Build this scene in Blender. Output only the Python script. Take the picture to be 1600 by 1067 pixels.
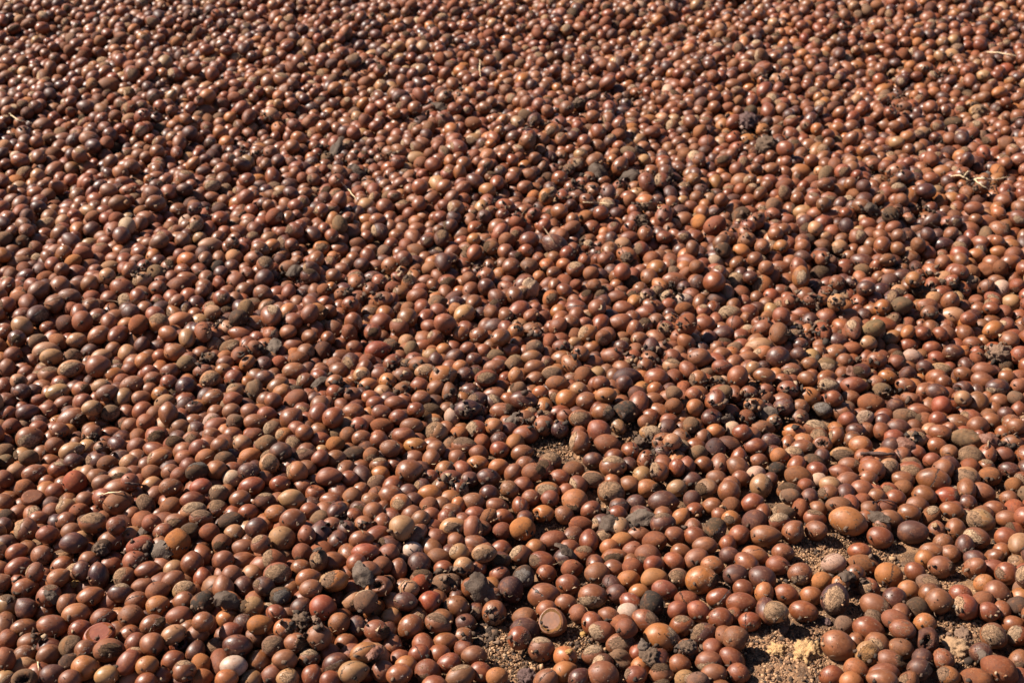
import bpy, math
import numpy as np
from mathutils import Vector, Matrix, noise as mnoise
from mathutils.kdtree import KDTree

for o in list(bpy.data.objects):
    bpy.data.objects.remove(o)
SC = bpy.context.scene
COL = SC.collection
rng = np.random.default_rng(7)
R_ = math.radians

# ------------------------------------------------------------------ camera
PW, PH = 1600, 1067
FPX = 2200.0
PITCH = R_(31.0)
CAM_H = 1.19
cd = bpy.data.cameras.new('camera')
cd.sensor_width = 36.0
cd.lens = FPX / PW * 36.0
cd.clip_start = 0.05
cd.clip_end = 400.0
cd.dof.use_dof = True
cd.dof.focus_distance = 1.85
cd.dof.aperture_fstop = 9.0
cam = bpy.data.objects.new('camera', cd)
COL.objects.link(cam)
cam.location = (0, 0, CAM_H)
cam.rotation_euler = (math.pi / 2 - PITCH, 0, 0)
SC.camera = cam

# ------------------------------------------------------------------ light
SUN = np.array([-0.64, 0.17, 0.67]); SUN /= np.linalg.norm(SUN)
w = bpy.data.worlds.new('World'); SC.world = w; w.use_nodes = True
nt = w.node_tree
sky = nt.nodes.new('ShaderNodeTexSky'); sky.sky_type = 'NISHITA'; sky.sun_disc = False
sky.air_density = 0.65; sky.dust_density = 0.6; sky.altitude = 800.0; sky.sun_elevation = math.asin(SUN[2]); sky.sun_rotation = math.atan2(SUN[0], SUN[1])
bgn = nt.nodes['Background']; bgn.inputs['Strength'].default_value = 0.05
nt.links.new(sky.outputs[0], bgn.inputs[0])
ld = bpy.data.lights.new('sun', 'SUN'); ld.energy = 5.0; ld.angle = R_(0.53); ld.color = (1.0, 0.930, 0.82)
sun = bpy.data.objects.new('sun', ld); COL.objects.link(sun)
sun.rotation_euler = Vector(-SUN).to_track_quat('-Z', 'Y').to_euler()
sun.location = (-2, 0, 4)
SC.view_settings.view_transform = 'Standard'; SC.view_settings.look = 'None'
SC.view_settings.exposure = 1.36; SC.view_settings.gamma = 1.0
SC.view_settings.use_curve_mapping = False

SC.render.engine = 'CYCLES'
SC.cycles.max_bounces = 6
SC.cycles.diffuse_bounces = 2
# ---------------------------------------------------------------------------
# What the photograph shows, nut by nut: centre x, centre y, width, height, [angle], colour, [mark]
# colours r reddish brown, b brown, d dark brown, o orange brown, t tan, g grey brown, k charred, p pale; capitals are stronger
# marks   s small rough scar, S large rough scar, m stuck soil, x crack, h hole, w wrinkled, F flat cut; then where it faces l r u d c
# ---------------------------------------------------------------------------
R3 = '''60 60 85 75 r;150 90 80 75 b;35 125 80 90 b;130 45 50 35 r;215 45 130 60 t s;240 70 110 55 t;340 65 90 55 g s;215 125 110 70 b su;235 160 110 90 b su;330 125 120 80 t Sc
425 45 95 80 d;475 70 100 60 t;460 115 118 105 b;20 210 80 90 r;85 185 75 60 t s;120 145 70 50 r;155 185 45 30 r;105 230 70 65 d;155 235 85 65 d;270 235 115 75 t;180 275 95 65 r w;300 290 100 75 b
380 225 85 80 b m;475 210 95 65 t s;500 240 110 75 b;515 285 90 70 b;390 280 75 65 r;130 330 115 80 d;430 310 95 70 t s;40 335 80 70 r;55 395 85 65 r;520 335 90 75 g sr;340 360 145 100 b mr
180 405 85 80 r;280 415 95 75 b;425 420 90 90 b s;595 60 90 100 t sd;675 95 90 85 o;610 130 70 60 r;740 25 90 60 d;820 50 110 85 o xr;875 100 90 80 g sr;795 140 95 80 r;575 185 85 75 r
620 200 115 75 5 b;715 175 90 60 b s;700 145 70 50 r;660 265 95 75 b;750 245 80 55 o;770 285 100 55 15 t;870 210 100 95 D;790 190 60 50 r;700 225 80 60 b;670 325 105 95 r;785 340 95 110 b
1000 265 110 85 15 b;950 140 90 65 r;980 175 100 80 t Sc;1075 30 100 75 10 g s;975 85 90 70 k m;1055 100 90 75 b;1045 135 80 50 b;1090 270 90 60 r;1100 230 80 60 t s;1190 230 80 110 g w;1240 170 95 75 d
1300 210 120 70 30 b;1375 240 95 55 k;1280 275 85 80 b;1310 100 80 60 r;1395 80 100 75 b;1380 140 120 80 b;1500 145 90 65 b;1570 110 90 80 b;1565 190 90 75 b;1385 20 110 50 r;1500 300 100 95 b;1560 355 105 100 r
1365 360 110 110 b;1250 340 95 70 r;1170 330 95 85 b;1195 375 110 70 b;1085 325 90 70 b;1010 330 80 60 b;910 310 80 70 d hu;910 375 95 65 b;1010 400 120 90 20 r;845 400 95 80 b;735 445 105 110 r mc
610 395 85 80 b;520 435 110 75 r;640 490 95 85 b sd;820 480 105 85 r mc;480 500 85 75 b;990 440 90 70 b;1090 435 90 65 b;1100 375 80 60 g m;1190 440 95 75 r;1275 410 80 75 g S;1330 440 85 65 15 o s
1425 425 85 75 b;1245 475 95 70 g s;1315 515 105 90 d;1170 535 120 85 10 o;1135 475 90 55 t s;1030 485 85 65 b;930 495 95 70 r;865 545 95 65 r;745 545 120 80 15 o sl;965 540 100 65 o;605 565 90 65 t s;505 570 95 75 b
345 560 90 75 d;335 510 120 75 t sr;140 450 130 110 b Sd;255 485 85 80 b;135 545 95 70 g s;30 510 90 75 g;25 560 85 70 g;240 560 90 65 b;160 615 120 80 b;75 605 80 60 t s;270 600 90 70 r su;20 640 60 60 r
120 685 95 90 b;220 660 85 80 r;260 700 90 70 r;350 655 118 115 R;410 620 60 80 t;480 660 105 85 b;565 625 110 55 t m;610 655 80 55 r;710 615 95 75 b;800 610 70 50 b;840 625 80 70 r;920 605 115 85 10 k S
1050 550 95 65 g s;1165 605 105 85 d;1260 570 95 95 t Sc;1390 610 100 100 o sl;1090 600 80 50 r;1090 640 80 60 p;1425 535 100 70 g s;1500 460 100 70 r;1570 545 100 75 b;1500 545 80 70 r;1570 480 70 60 o
1540 630 130 90 r;1420 680 95 75 b;1310 665 105 75 r;1240 640 80 50 b;1180 675 130 65 r;1125 735 105 85 b;1025 710 100 80 g su;940 680 110 65 R;900 740 120 70 r;800 680 110 80 b;710 670 80 60 t;680 760 95 110 g Sc
555 690 150 90 b;555 755 140 110 b xr;800 770 105 90 b;400 740 80 60 b;155 730 105 70 r F;240 765 90 75 d;90 800 85 80 b;185 830 100 70 b;315 775 100 80 t sl;370 795 95 85 r;435 845 130 100 b Su;310 840 95 80 b
25 820 70 60 k;20 870 60 90 d;120 880 115 110 b Sl;220 900 105 75 r;335 890 100 70 b;545 860 85 70 r;345 940 125 100 d;710 850 85 60 r;765 890 90 60 r;620 905 90 55 t sd;525 935 130 110 b;655 955 130 80 R;475 965 90 75 k m
820 845 110 65 b sc;905 790 125 70 t Su;940 825 110 60 r Su;890 890 90 75 k m;830 945 130 125 O;980 890 85 75 r;1075 840 120 70 5 k x;1165 800 100 80 b;1095 895 90 75 t;1240 745 100 85 d su;1365 735 120 90 t
1290 805 105 80 o;1370 835 130 110 b;1200 870 110 100 d;1320 920 130 120 t;1220 945 75 75 b s;1450 790 95 75 r;1550 745 110 90 b md;1475 710 80 70 r hu;1500 905 115 130 80 d;1435 905 70 80 r;1140 965 120 85 b
1040 940 80 60 b m;945 955 90 65 b;1555 860 80 70 b;1500 830 70 50 g'''
R4 = '''170 40 125 90 R;60 30 80 70 b;235 30 80 60 k;45 110 90 110 d S;120 90 70 50 r;95 155 80 60 t s;185 155 110 80 r;285 160 105 80 b;120 205 100 60 o;235 100 90 60 r;385 25 100 60 r;415 65 80 40 t;370 110 120 60 b
390 140 100 70 t s;480 40 80 60 o;530 75 95 85 d;590 35 80 50 r;665 45 80 60 r;475 165 125 110 20 o xd;560 120 70 50 o;620 85 80 65 d;580 155 85 65 d;680 170 115 55 r Sc;725 70 100 55 g;715 120 110 70 b;815 160 70 80 o
800 105 60 40 g;900 30 90 75 g s;890 75 100 60 b;905 120 105 75 b;1035 85 110 90 b;1030 25 90 60 r;1120 55 75 75 b;985 150 95 70 t Sc;1180 100 100 80 b;1270 70 115 90 r;1310 25 75 65 d;1200 150 80 60 t
1335 165 130 85 D;1475 170 120 95 r;1550 115 100 75 t S;1505 30 90 50 b;1530 75 75 70 r;1215 195 75 60 r;1235 250 110 65 o;1110 225 80 60 t;1055 270 110 100 O;930 240 80 70 o;1010 195 110 65 b x;905 175 95 60 b
830 220 80 50 g m;850 275 140 100 d;740 215 110 55 r;715 250 115 80 b Sd;600 230 90 75 d md;590 315 125 95 D;505 245 80 110 b sd;365 205 90 75 r;285 225 85 65 b;370 265 95 70 b;255 290 110 70 r;160 290 90 75 r;50 250 90 65 b
55 330 110 90 b;185 330 95 65 r;265 355 90 75 r;345 320 75 60 r;420 330 110 80 k m;515 350 60 80 p;330 395 115 80 b;185 395 115 70 r;440 425 115 110 t Sl;290 440 115 70 r;95 450 100 60 b;175 460 75 55 r;55 530 120 60 k
225 500 100 85 b;345 485 110 80 o;575 490 130 75 b Su;630 410 100 90 r Sl;550 430 80 60 o;715 395 80 80 o sd;750 325 120 75 b mr;860 360 100 85 b;860 435 130 70 r;945 395 95 95 b;1020 410 80 75 D;1050 350 90 60 r
1115 360 110 90 b Sc;1225 330 115 90 b Sr;1330 325 110 105 K;1460 275 100 80 b;1470 225 80 50 o;1555 240 85 60 g;1555 300 90 70 b;1445 350 90 60 r;1530 370 100 75 r;1430 375 80 60 b;1450 430 110 80 t S;1545 465 80 75 t S
1205 420 110 120 -50 r;1245 480 125 95 -10 r;1115 470 105 115 b Sl;1500 520 90 75 d;1420 560 80 115 80 r;1485 605 95 90 b Sl;1570 590 80 90 r;1270 585 130 115 b Su;975 560 110 90 b Su;845 520 105 75 b;860 575 95 85 b
1175 555 95 80 d;1085 600 105 80 b;1020 635 105 70 r;740 505 95 85 r;635 570 110 60 o;640 520 80 50 r;540 545 70 70 b;420 550 90 100 b;440 500 90 50 b;315 610 135 125 20 b;175 580 95 80 b su;180 620 80 60 o;165 665 90 80 g s
480 600 95 90 o sr;510 640 110 70 r md;735 585 100 70 o;685 635 110 90 d;410 640 60 60 r;895 610 105 90 b mr;785 690 95 85 b;850 670 80 60 r;965 695 120 80 o Sc;1180 645 120 80 t Sc;1260 705 130 115 b Sc;1430 685 105 85 o mr
1570 685 80 80 t;1090 745 130 120 o md;230 720 120 110 b;50 730 100 100 b;35 640 80 75 r;415 710 115 85 O;310 705 80 50 d;505 735 105 75 o mr;615 750 110 90 b;690 710 80 60 d;335 745 60 50 d;150 800 105 100 b;50 820 80 60 r
190 850 80 85 b;280 870 120 125 T;370 830 75 75 b;415 815 90 65 r;410 765 90 50 b m;515 795 100 75 b;625 810 105 80 r;725 770 110 75 b sd;835 770 85 85 r x;885 730 80 55 r;975 735 90 60 r;940 805 115 75 o hl;755 820 95 65 r
520 865 130 85 t sc;650 870 105 85 b sc;845 875 125 115 O;750 885 90 80 r;1165 785 105 80 30 r;1120 855 115 85 r;1290 805 90 80 r;1375 755 80 75 d;1505 750 140 110 d;1505 850 120 105 d su;1590 820 60 60 o;1385 905 125 65 b
985 930 140 90 15 r;625 945 120 90 b;90 925 120 55 b;20 880 60 80 d'''
R5 = '''75 75 110 90 b;180 60 90 65 b;240 30 80 50 g;355 25 130 90 t;305 80 105 55 b;185 120 105 60 r x;255 165 100 110 70 r;445 75 115 110 30 d;540 60 80 60 d;545 15 80 40 d;635 50 80 60 b;330 125 70 60 t;380 160 110 75 b
70 180 90 95 o sl;160 190 80 60 g w;505 135 100 75 b s;590 105 85 55 b;670 115 105 80 g S;790 35 100 60 r;755 90 80 60 b;905 85 90 75 b;830 140 100 80 d m;1000 100 90 80 r sr;955 165 95 65 o;1055 150 95 80 d w
1075 70 95 70 p x;1055 20 90 60 r;1165 30 90 70 r;1265 50 100 80 d;1190 80 90 50 r;1130 120 80 70 d;1200 135 110 60 t Sc;1355 10 90 60 r;1380 55 60 50 r;1310 150 90 60 b;1410 135 110 60 r;1405 185 120 85 b;1515 170 90 75 b
1570 210 80 75 b;1560 20 60 80 d;580 175 100 75 b;490 225 110 90 r;470 185 90 50 r;470 305 95 85 d;580 260 130 100 o;680 205 110 80 b Sc;795 205 120 85 r;705 265 85 60 r;930 230 95 75 g S;1040 205 100 60 b;1220 190 80 60 b
1310 220 90 65 d hl;1065 265 95 80 b w;1190 235 110 70 d;1210 300 95 95 R;1375 285 105 105 b;1480 280 95 75 b;1560 265 80 60 g S;1310 265 80 60 t;880 290 135 90 b;995 300 80 65 d;650 320 100 80 k S;745 330 115 90 b s;770 365 85 75 r
850 355 75 75 p S;930 380 80 95 d;1100 330 120 80 r;1040 350 120 70 g S;1005 405 115 90 d;1190 365 85 50 r;1285 380 120 80 b;1380 395 100 95 b;1440 370 90 80 b;1510 340 75 65 d;1570 320 60 60 r;1560 395 90 65 b;1200 425 115 80 b
1090 455 105 80 t Su;830 485 110 95 o;810 420 100 65 d;620 405 115 85 b Su;520 425 110 85 o;370 405 110 65 b;425 380 70 80 b;150 275 100 110 80 r;55 310 85 90 o;50 250 80 75 r;190 240 80 80 g;310 240 80 70 r;385 230 60 60 r
330 300 110 65 o;35 390 80 85 g m;150 420 90 55 o;230 410 60 60 p;275 425 90 70 r;150 500 100 110 D;60 490 100 80 b;65 520 80 40 g;335 490 110 85 r;410 470 100 75 D;555 500 115 90 b mr;650 480 90 70 b hc;650 540 80 80 d
715 445 80 85 b sl;745 530 115 70 t Sc;975 490 100 95 d;870 575 90 75 r;780 580 110 75 b Sr;960 595 100 105 t Sc;1065 575 100 65 g w;1085 520 100 60 r;1165 555 85 65 r;1185 485 95 70 b;1245 520 80 60 b;1345 530 115 90 g Sc
1320 455 140 85 g w;1245 580 105 90 d;1505 530 100 65 r;1540 475 110 85 b;1500 430 80 70 b;260 545 80 100 r;350 560 95 75 b;450 535 75 65 o;440 595 90 75 K;95 575 90 75 r;15 580 60 80 r;155 640 100 65 b;40 650 90 65 d m
270 640 90 60 b;340 620 80 60 p;540 630 130 100 b;625 605 105 90 r;740 615 120 80 r;865 640 75 65 b;835 695 115 100 b;1025 645 115 60 b;1030 685 95 60 b;1170 645 165 115 b xd;1325 635 125 110 t Sc;1435 630 110 90 b;1400 705 120 90 b
1525 600 100 70 d;1550 675 80 60 b;215 700 115 110 b;365 675 105 115 t Sr;495 700 115 80 b m;500 725 110 80 g S;590 730 80 90 d;690 670 105 60 t;680 710 100 80 b sl;725 765 120 85 b;770 840 180 135 O;615 825 110 85 b su
905 725 85 65 b;870 785 75 70 b;995 735 100 70 r;1090 765 110 90 b;1235 725 120 100 R sr;1330 755 80 60 d;1255 790 115 80 b;965 830 125 85 b;1075 890 155 110 d;920 915 130 105 r;1185 885 80 90 b;1275 880 100 120 -70 b
1390 835 140 105 t Sl;1370 920 130 105 b Sl;1515 830 120 80 b;1515 920 120 100 r;1460 785 110 50 r;1525 735 85 65 b;40 740 80 90 d;135 770 100 70 b;320 760 115 100 30 r;465 800 120 75 g S;225 830 95 75 o s;335 840 125 115 d
45 870 90 90 b;150 880 105 110 k S;260 905 100 95 r;515 890 105 115 60 b sr;100 955 120 85 b'''
T1 = '''130 50 180 110 r;325 75 165 170 80 b sd;480 90 180 130 10 t su;480 150 180 120 15 b;140 165 220 140 15 r;275 205 145 140 60 b sl;690 45 100 80 20 r;1085 35 200 90 r;1390 35 210 110 o;1050 115 190 170 r sr
695 110 120 90 b;860 150 190 140 -10 r;638 190 130 140 d;765 235 165 215 85 D;970 240 180 160 20 b Sl;1150 190 200 120 r;1345 180 155 120 25 t;1500 135 180 190 r;450 250 190 150 20 o xd;205 330 210 160 b;330 290 80 70 b
380 385 200 170 20 b su;1350 265 200 130 25 r;1110 320 190 130 15 b w;935 365 190 130 -10 d su;1230 350 190 140 b;1430 345 190 110 15 t Su;1580 250 130 140 r;60 465 170 200 -60 t su;200 485 170 170 d;515 455 150 170 75 b
700 395 220 130 10 b;855 450 210 150 25 r;1065 430 180 90 10 b x;1230 465 195 165 10 O;1430 425 130 110 b;345 520 160 130 10 b;590 530 220 170 o;1020 545 200 185 b;1185 610 200 150 10 b mr;1395 550 210 160 r;800 555 200 130 5 r x
410 625 230 175 -20 b;190 640 210 150 -10 b;620 650 170 140 15 r x;775 690 260 150 10 R F;1010 690 155 140 b;1355 690 210 130 10 t;1540 690 150 100 b;1580 590 100 90 b;60 730 160 170 80 r;255 750 240 130 b
555 780 165 120 20 g S;670 810 140 120 b md;850 810 250 190 -15 b mc;1055 755 110 110 r;1180 765 195 195 b;1400 755 130 100 20 r hc;1525 820 150 160 60 d;190 845 190 120 15 b s;385 845 200 170 b;40 880 130 200 90 r;1000 905 220 170 40 r
665 950 215 195 -20 O;180 950 215 160 t;540 915 120 130 40 k w;1145 930 190 130 10 o;1345 890 180 160 20 r;1435 970 190 170 b su;1570 920 90 110 o;410 1000 200 130 5 d;835 1010 200 140 t;1030 1030 220 130 5 t;1250 1020 165 130 10 r sl
545 1040 170 90 r;190 1040 210 110 g hc;40 1045 90 60 t s;1575 1030 130 110 o;1140 1065 100 30 r'''
T2 = '''405 30 200 90 r;250 105 155 125 b;380 125 230 145 10 b;125 230 200 150 30 r;310 225 140 80 -10 b;245 320 170 200 90 b;470 215 150 90 -10 t;405 320 165 175 70 d;640 110 200 160 -30 r Sl;860 50 165 100 r md;850 175 155 110 b
665 215 225 180 r Sc;985 105 120 150 60 g s;1100 130 200 180 b;1280 130 150 130 20 r;1350 50 210 120 R;1535 50 140 110 r;1480 150 150 110 -10 b;1370 190 200 110 b s;560 310 170 150 -20 d sl;905 250 190 120 10 b;925 335 190 110 b
1115 270 220 170 10 o Sl;780 325 110 100 b;690 390 180 170 10 k Sc;1255 335 150 110 r;1470 310 190 160 b hc;1255 430 190 150 20 t s;1355 430 190 190 g S;465 475 190 150 10 t ml;80 440 190 200 60 K;655 525 160 120 -25 r x
850 480 180 160 40 d sr;1020 475 215 200 R;270 570 170 150 20 o;110 590 160 100 b;530 610 210 130 -5 O;400 610 80 90 d;715 640 190 150 35 o mr;1145 605 165 170 60 b;1285 625 155 180 85 D;1435 655 185 170 r mr;1550 555 150 150 t
300 665 150 110 10 r;100 690 230 130 b;490 710 170 160 -20 b s;355 775 230 180 d;195 790 140 110 b Sc;630 775 165 130 10 g S;805 755 185 165 b mr;990 710 200 200 b;1195 755 140 120 b;1340 830 220 150 10 o x;1560 770 130 170 80 b
55 820 130 170 80 d;125 905 180 130 o;325 935 220 170 P;520 900 190 180 40 b;720 885 190 140 b;915 870 180 140 b Su;1120 915 220 180 20 d Sd;1260 980 235 190 t xu;1485 970 180 180 30 b;630 1000 195 130 10 r;930 1010 180 160 60 r
105 1030 190 120 b;270 1035 120 70 o s;460 1040 170 100 t s;745 1030 150 90 t sc;1080 1050 140 50 r'''
T3 = '''110 185 150 190 80 b;275 145 190 210 80 d;225 35 180 80 P;430 90 180 110 -10 b;585 50 150 130 t sl;780 55 190 110 t Sc;465 180 140 110 r;910 25 130 60 r;1060 65 170 160 20 b Sl;1180 15 120 70 o;905 110 170 130 d mc;620 160 140 130 t s
715 185 180 150 30 r;900 225 165 120 10 r;1235 120 220 120 -10 r sl;1465 175 170 110 r;1560 60 140 130 r Su;1265 215 150 120 r;1095 240 190 190 -30 k Sc;285 295 145 130 R;480 295 245 160 g;190 330 90 90 t;990 340 205 210 D
1435 300 190 170 -15 r;1240 385 240 200 10 b xc;170 430 190 150 -15 d;355 435 170 170 R;565 475 210 185 -10 b sl;860 520 190 200 60 b sd;1095 555 190 165 b;1420 445 180 110 b;1520 530 130 150 -30 b;1315 590 225 225 b F
80 550 175 150 b;205 630 215 185 30 b;415 600 220 160 -30 b Su;635 600 180 160 d;480 745 200 155 b;95 775 180 180 r;615 710 150 110 -10 b s;1055 720 195 190 r sr;1225 800 220 195 b su;275 840 180 150 r x;700 855 200 170 b
505 910 200 160 10 r;340 975 200 190 -20 r md;170 930 130 100 o;120 1000 220 170 b;590 1015 250 160 20 b su;755 975 140 120 r;880 1020 180 110 10 o;1405 975 195 150 25 O;1520 1030 150 130 50 d;30 930 100 160 b'''  # one d nut here lies in shadow, the shade put into its colour
T4 = '''80 60 180 150 r Sl;300 90 210 140 b mc;265 10 150 50 o;165 215 205 185 b;440 30 130 90 r;560 75 215 180 b Sd;820 50 170 120 b;935 100 215 160 35 b;1040 40 180 80 b;1200 80 165 150 -20 d;1400 75 220 140 -10 o x;410 255 165 135 o
440 165 120 70 r;610 250 220 165 o;800 245 130 120 g S;690 340 205 150 -5 r;975 265 250 220 20 O mr;1060 150 190 150 o;1245 225 205 170 15 d;1450 245 220 190 -20 d;130 390 230 190 -5 b Sd;315 370 150 140 d;490 365 155 135 o
600 450 190 200 -70 K;865 420 200 140 r x;1115 400 200 140 25 r x;1305 335 180 120 r;1290 445 245 150 10 r;55 540 150 160 r;255 550 145 150 r;415 520 180 150 -20 P;790 500 155 110 10 r;550 590 240 190 -25 r Sr;1125 565 205 180 r
1350 590 190 160 10 r xu;200 665 205 165 r Sl;390 640 130 110 r x;825 620 190 170 20 r su;990 680 200 170 30 d Sl;1245 715 195 200 b;665 715 285 220 -5 O Sr;350 760 240 150 10 b Sc;130 850 190 130 20 b Su;350 880 190 150 -20 g w
810 920 185 160 b;1030 900 220 170 10 b Sd;210 1000 255 220 b;465 1010 190 160 20 r sl;665 1000 190 140 b mu;850 1040 170 90 t s;950 1058 140 50 g s;1075 990 210 130 b;1265 990 150 130 r'''
T5 = '''115 50 180 110 b;80 150 190 140 r;250 215 195 175 10 b sd;715 45 190 110 5 r;515 130 200 160 20 p S;740 145 240 150 5 b;945 225 225 190 10 O xc;1145 200 180 130 -20 r;1275 40 200 120 10 b x;1225 100 100 90 o;1345 160 200 180 b mr
1420 60 110 80 b;1255 300 205 155 -10 g S;140 375 200 150 -10 r;415 270 150 110 20 o;565 300 110 110 o;340 385 165 120 o;285 510 245 165 -5 r;520 410 250 220 85 D Sc;790 325 150 130 -10 r Sl;990 410 200 200 d;1095 340 155 130 o
845 470 250 180 -15 b Sr;1165 480 200 170 -20 k s;1335 430 210 200 b;1505 385 190 165 -20 r;65 515 190 170 t S;595 610 160 140 20 g m;785 650 260 200 -10 r;1000 580 230 110 -10 b;1050 650 210 160 -5 r;1225 600 175 130 o
1240 730 200 180 80 d hc;545 775 285 230 -15 b;1035 795 210 150 -5 b;775 835 190 190 T Sc;950 895 220 170 -10 b mr;690 960 205 170 -10 o;490 1010 190 140 25 r;1180 960 190 180 10 d sr;890 1040 250 110 b;650 1060 150 40 o;1400 1010 140 130 o Sl
20000 0 9 9 k'''
T6 = '''415 110 180 160 -15 d;625 50 115 110 b sd;550 170 190 150 15 r;665 215 195 180 -10 r sl;745 140 170 150 t s;490 290 130 110 20 o;590 370 215 200 -10 b;525 510 155 135 r;785 330 60 120 g;755 480 130 120 10 k w;560 700 220 200 -20 b Sc
750 700 160 180 60 r Sl;460 830 180 150 10 d;760 890 130 140 b sd;600 960 280 220 -10 r;430 1040 270 110 b;770 1030 110 100 r;780 20 60 60 b;380 5 140 40 r'''
TL = '''695 170 35 35 K;255 375 60 35 k;590 500 55 50 T;725 548 55 50 b;595 275 60 50 b;530 255 45 35 R;40 410 60 40 d;290 720 60 60 d;240 855 70 60 r;385 890 65 50 d;345 835 65 40 t;280 765 60 40 t;655 770 85 50 t;625 745 50 45 t;585 875 75 55 b
145 870 70 45 r;1205 650 65 60 b;1145 645 60 55 t;1145 690 60 45 o;980 655 60 30 p;735 660 50 40 R;825 680 55 45 r;665 620 60 45 b;705 595 50 50 g S;805 545 50 50 d;900 560 60 45 r;980 585 50 45 D;185 628 50 40 K;225 530 55 50 b
290 550 50 45 b;355 465 60 40 k m;1300 825 65 55 d;1040 940 55 45 P;1190 1010 80 70 r;1160 980 70 60 b s;800 1015 90 60 b sr;960 910 60 45 d;615 950 60 60 d;560 1005 90 50 o x;870 945 65 55 r;795 955 70 50 b su;680 835 45 35 K
1350 340 70 45 r w;1500 720 60 45 t;1530 820 55 45 o;1470 1000 70 60 b mr;1545 1025 80 60 d;140 705 75 50 t s;500 405 45 40 g S;1075 600 60 40 r;535 530 50 45 r;300 170 45 40 t;165 100 45 45 b;1145 260 55 45 b;970 245 55 45 o;610 435 55 50 b
620 250 60 40 b;340 270 80 60 b;380 245 60 40 t;1160 350 45 50 r;1045 105 50 50 b;1130 155 45 45 d;1275 80 55 55 b;640 350 70 40 b;170 485 60 55 b;435 490 55 50 b;525 515 60 60 r;60 590 60 50 t;135 395 70 55 b;1300 500 80 50 t;1510 390 50 50 r
1445 760 60 50 r;1240 740 60 50 b;1330 880 60 45 b;1450 830 60 50 r;1110 870 60 55 b S;1400 850 55 40 g S;1230 900 60 45 r;860 700 50 45 r;560 660 70 50 b;480 690 65 50 r;540 700 50 45 r;410 740 60 50 r;80 800 70 45 b s;330 910 60 50 r
430 820 60 50 b;530 780 60 50 r;630 690 60 45 b;1060 780 65 50 b;940 750 60 45 r;1020 760 55 40 g;1180 690 60 50 b;300 600 60 45 b;430 570 60 50 b;120 555 50 60 t s;1480 440 60 50 t S;1240 390 50 40 b s'''
TR = '''1245 810 70 60 b;1350 765 75 40 D;1560 945 65 55 T;1375 990 95 60 t;1160 1020 90 60 r;905 985 80 55 r;915 930 70 70 b;785 895 70 75 o Sl;535 940 65 45 P;510 880 90 50 b;540 840 55 50 o;460 805 60 50 b;275 865 60 60 D;375 885 55 50 k w
600 1015 80 60 r;780 1015 70 60 b hu;640 940 70 55 d;765 965 60 45 d;980 995 70 70 r;965 860 70 60 k m;925 755 60 50 k;1120 740 65 60 r;1025 775 60 55 t S;835 840 80 50 b s;1000 680 75 50 r;1240 620 60 70 o;1375 625 60 55 o;1500 600 55 45 b
1120 660 60 45 K h;540 690 65 60 b;250 715 60 55 r;365 620 60 50 r;740 630 60 50 b;715 570 70 60 b;900 540 85 55 o;1345 540 70 50 o;1125 510 65 50 b;930 460 65 55 b;1010 450 60 50 g;1365 480 60 50 D;610 450 60 60 r x;660 395 50 55 o
360 270 50 40 o;430 378 55 40 o;245 405 60 40 g S;120 185 50 45 t s;110 560 55 45 k;1545 220 55 45 R;500 60 60 50 b S;780 740 55 50 g S;1430 720 75 55 b;1555 690 60 55 r;1335 680 60 45 d;1450 800 60 50 o;1520 790 60 45 o;1560 770 70 50 o
1515 880 65 40 b S;1435 885 65 50 t;1285 915 70 50 k m;1210 915 60 55 t S;1155 910 60 60 D;1300 795 55 55 r;1180 855 60 45 o;1095 850 65 50 g;480 1030 60 60 r S;185 1010 65 60 b;240 990 65 45 t S;340 1010 90 45 r;1440 470 55 55 b;1530 400 60 55 b
1525 335 55 50 b;1460 350 70 40 t S;1300 60 60 50 b;1110 390 60 50 r;1170 395 70 50 b;980 380 60 50 r;1060 400 60 50 b;870 425 60 60 r;740 440 70 45 o;830 385 60 45 b;650 385 50 55 b;390 180 60 40 b;560 270 60 40 b;500 265 60 40 b
880 140 55 40 o;1080 210 60 40 o;970 180 60 45 t;350 350 55 40 D;950 670 65 50 r;860 690 60 45 r;910 665 65 50 t S;740 665 60 45 r;1020 600 60 50 b;640 660 60 45 r;520 770 60 55 b;440 770 60 50 r;330 835 60 50 r;190 930 60 50 b;80 930 55 50 k m
540 900 50 35 D;870 800 70 45 r;730 830 60 45 r;1040 830 60 45 r;1260 720 70 50 b;1480 700 90 50 b;1290 640 55 40 k;1310 560 60 45 r;1500 530 60 50 d;1560 550 60 45 r;1410 960 40 40 b;1330 1000 60 50 d;1470 1020 60 50 b;1250 990 80 50 r
680 980 80 55 t S;440 960 80 45 b;330 930 70 40 r;350 965 80 45 r;1130 970 70 50 b;1040 960 60 50 o;860 880 60 60 b;700 880 60 60 g S;1080 740 60 60 b S;1100 560 60 50 r;1150 570 70 50 b;620 760 70 50 r'''
# ------------------------------------------------------------------ geometry helpers
CAMP = np.array([0.0, 0.0, CAM_H])
FW = np.array([0, math.cos(PITCH), -math.sin(PITCH)])
RT = np.array([1.0, 0, 0])
UP = np.array([0, math.sin(PITCH), math.cos(PITCH)])

def ray(u, v):
    d = FW + (u - PW / 2) / FPX * RT - (v - PH / 2) / FPX * UP
    return d / np.linalg.norm(d)

def project(P):
    q = np.asarray(P) - CAMP
    z = q @ FW
    return PW / 2 + FPX * (q @ RT) / z, PH / 2 - FPX * (q @ UP) / z, z

def gh(x, y):
    """height of the packed earth under the nuts"""
    return 0.007 * np.sin(3.1 * x + 4.6 * y + 0.6) + 0.007 * np.sin(-5.2 * x + 6.7 * y + 2.0) + 0.006 * np.sin(9.0 * x + 3.0 * y) + 0.005 * np.sin(-13.0 * x + 17.0 * y)

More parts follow.
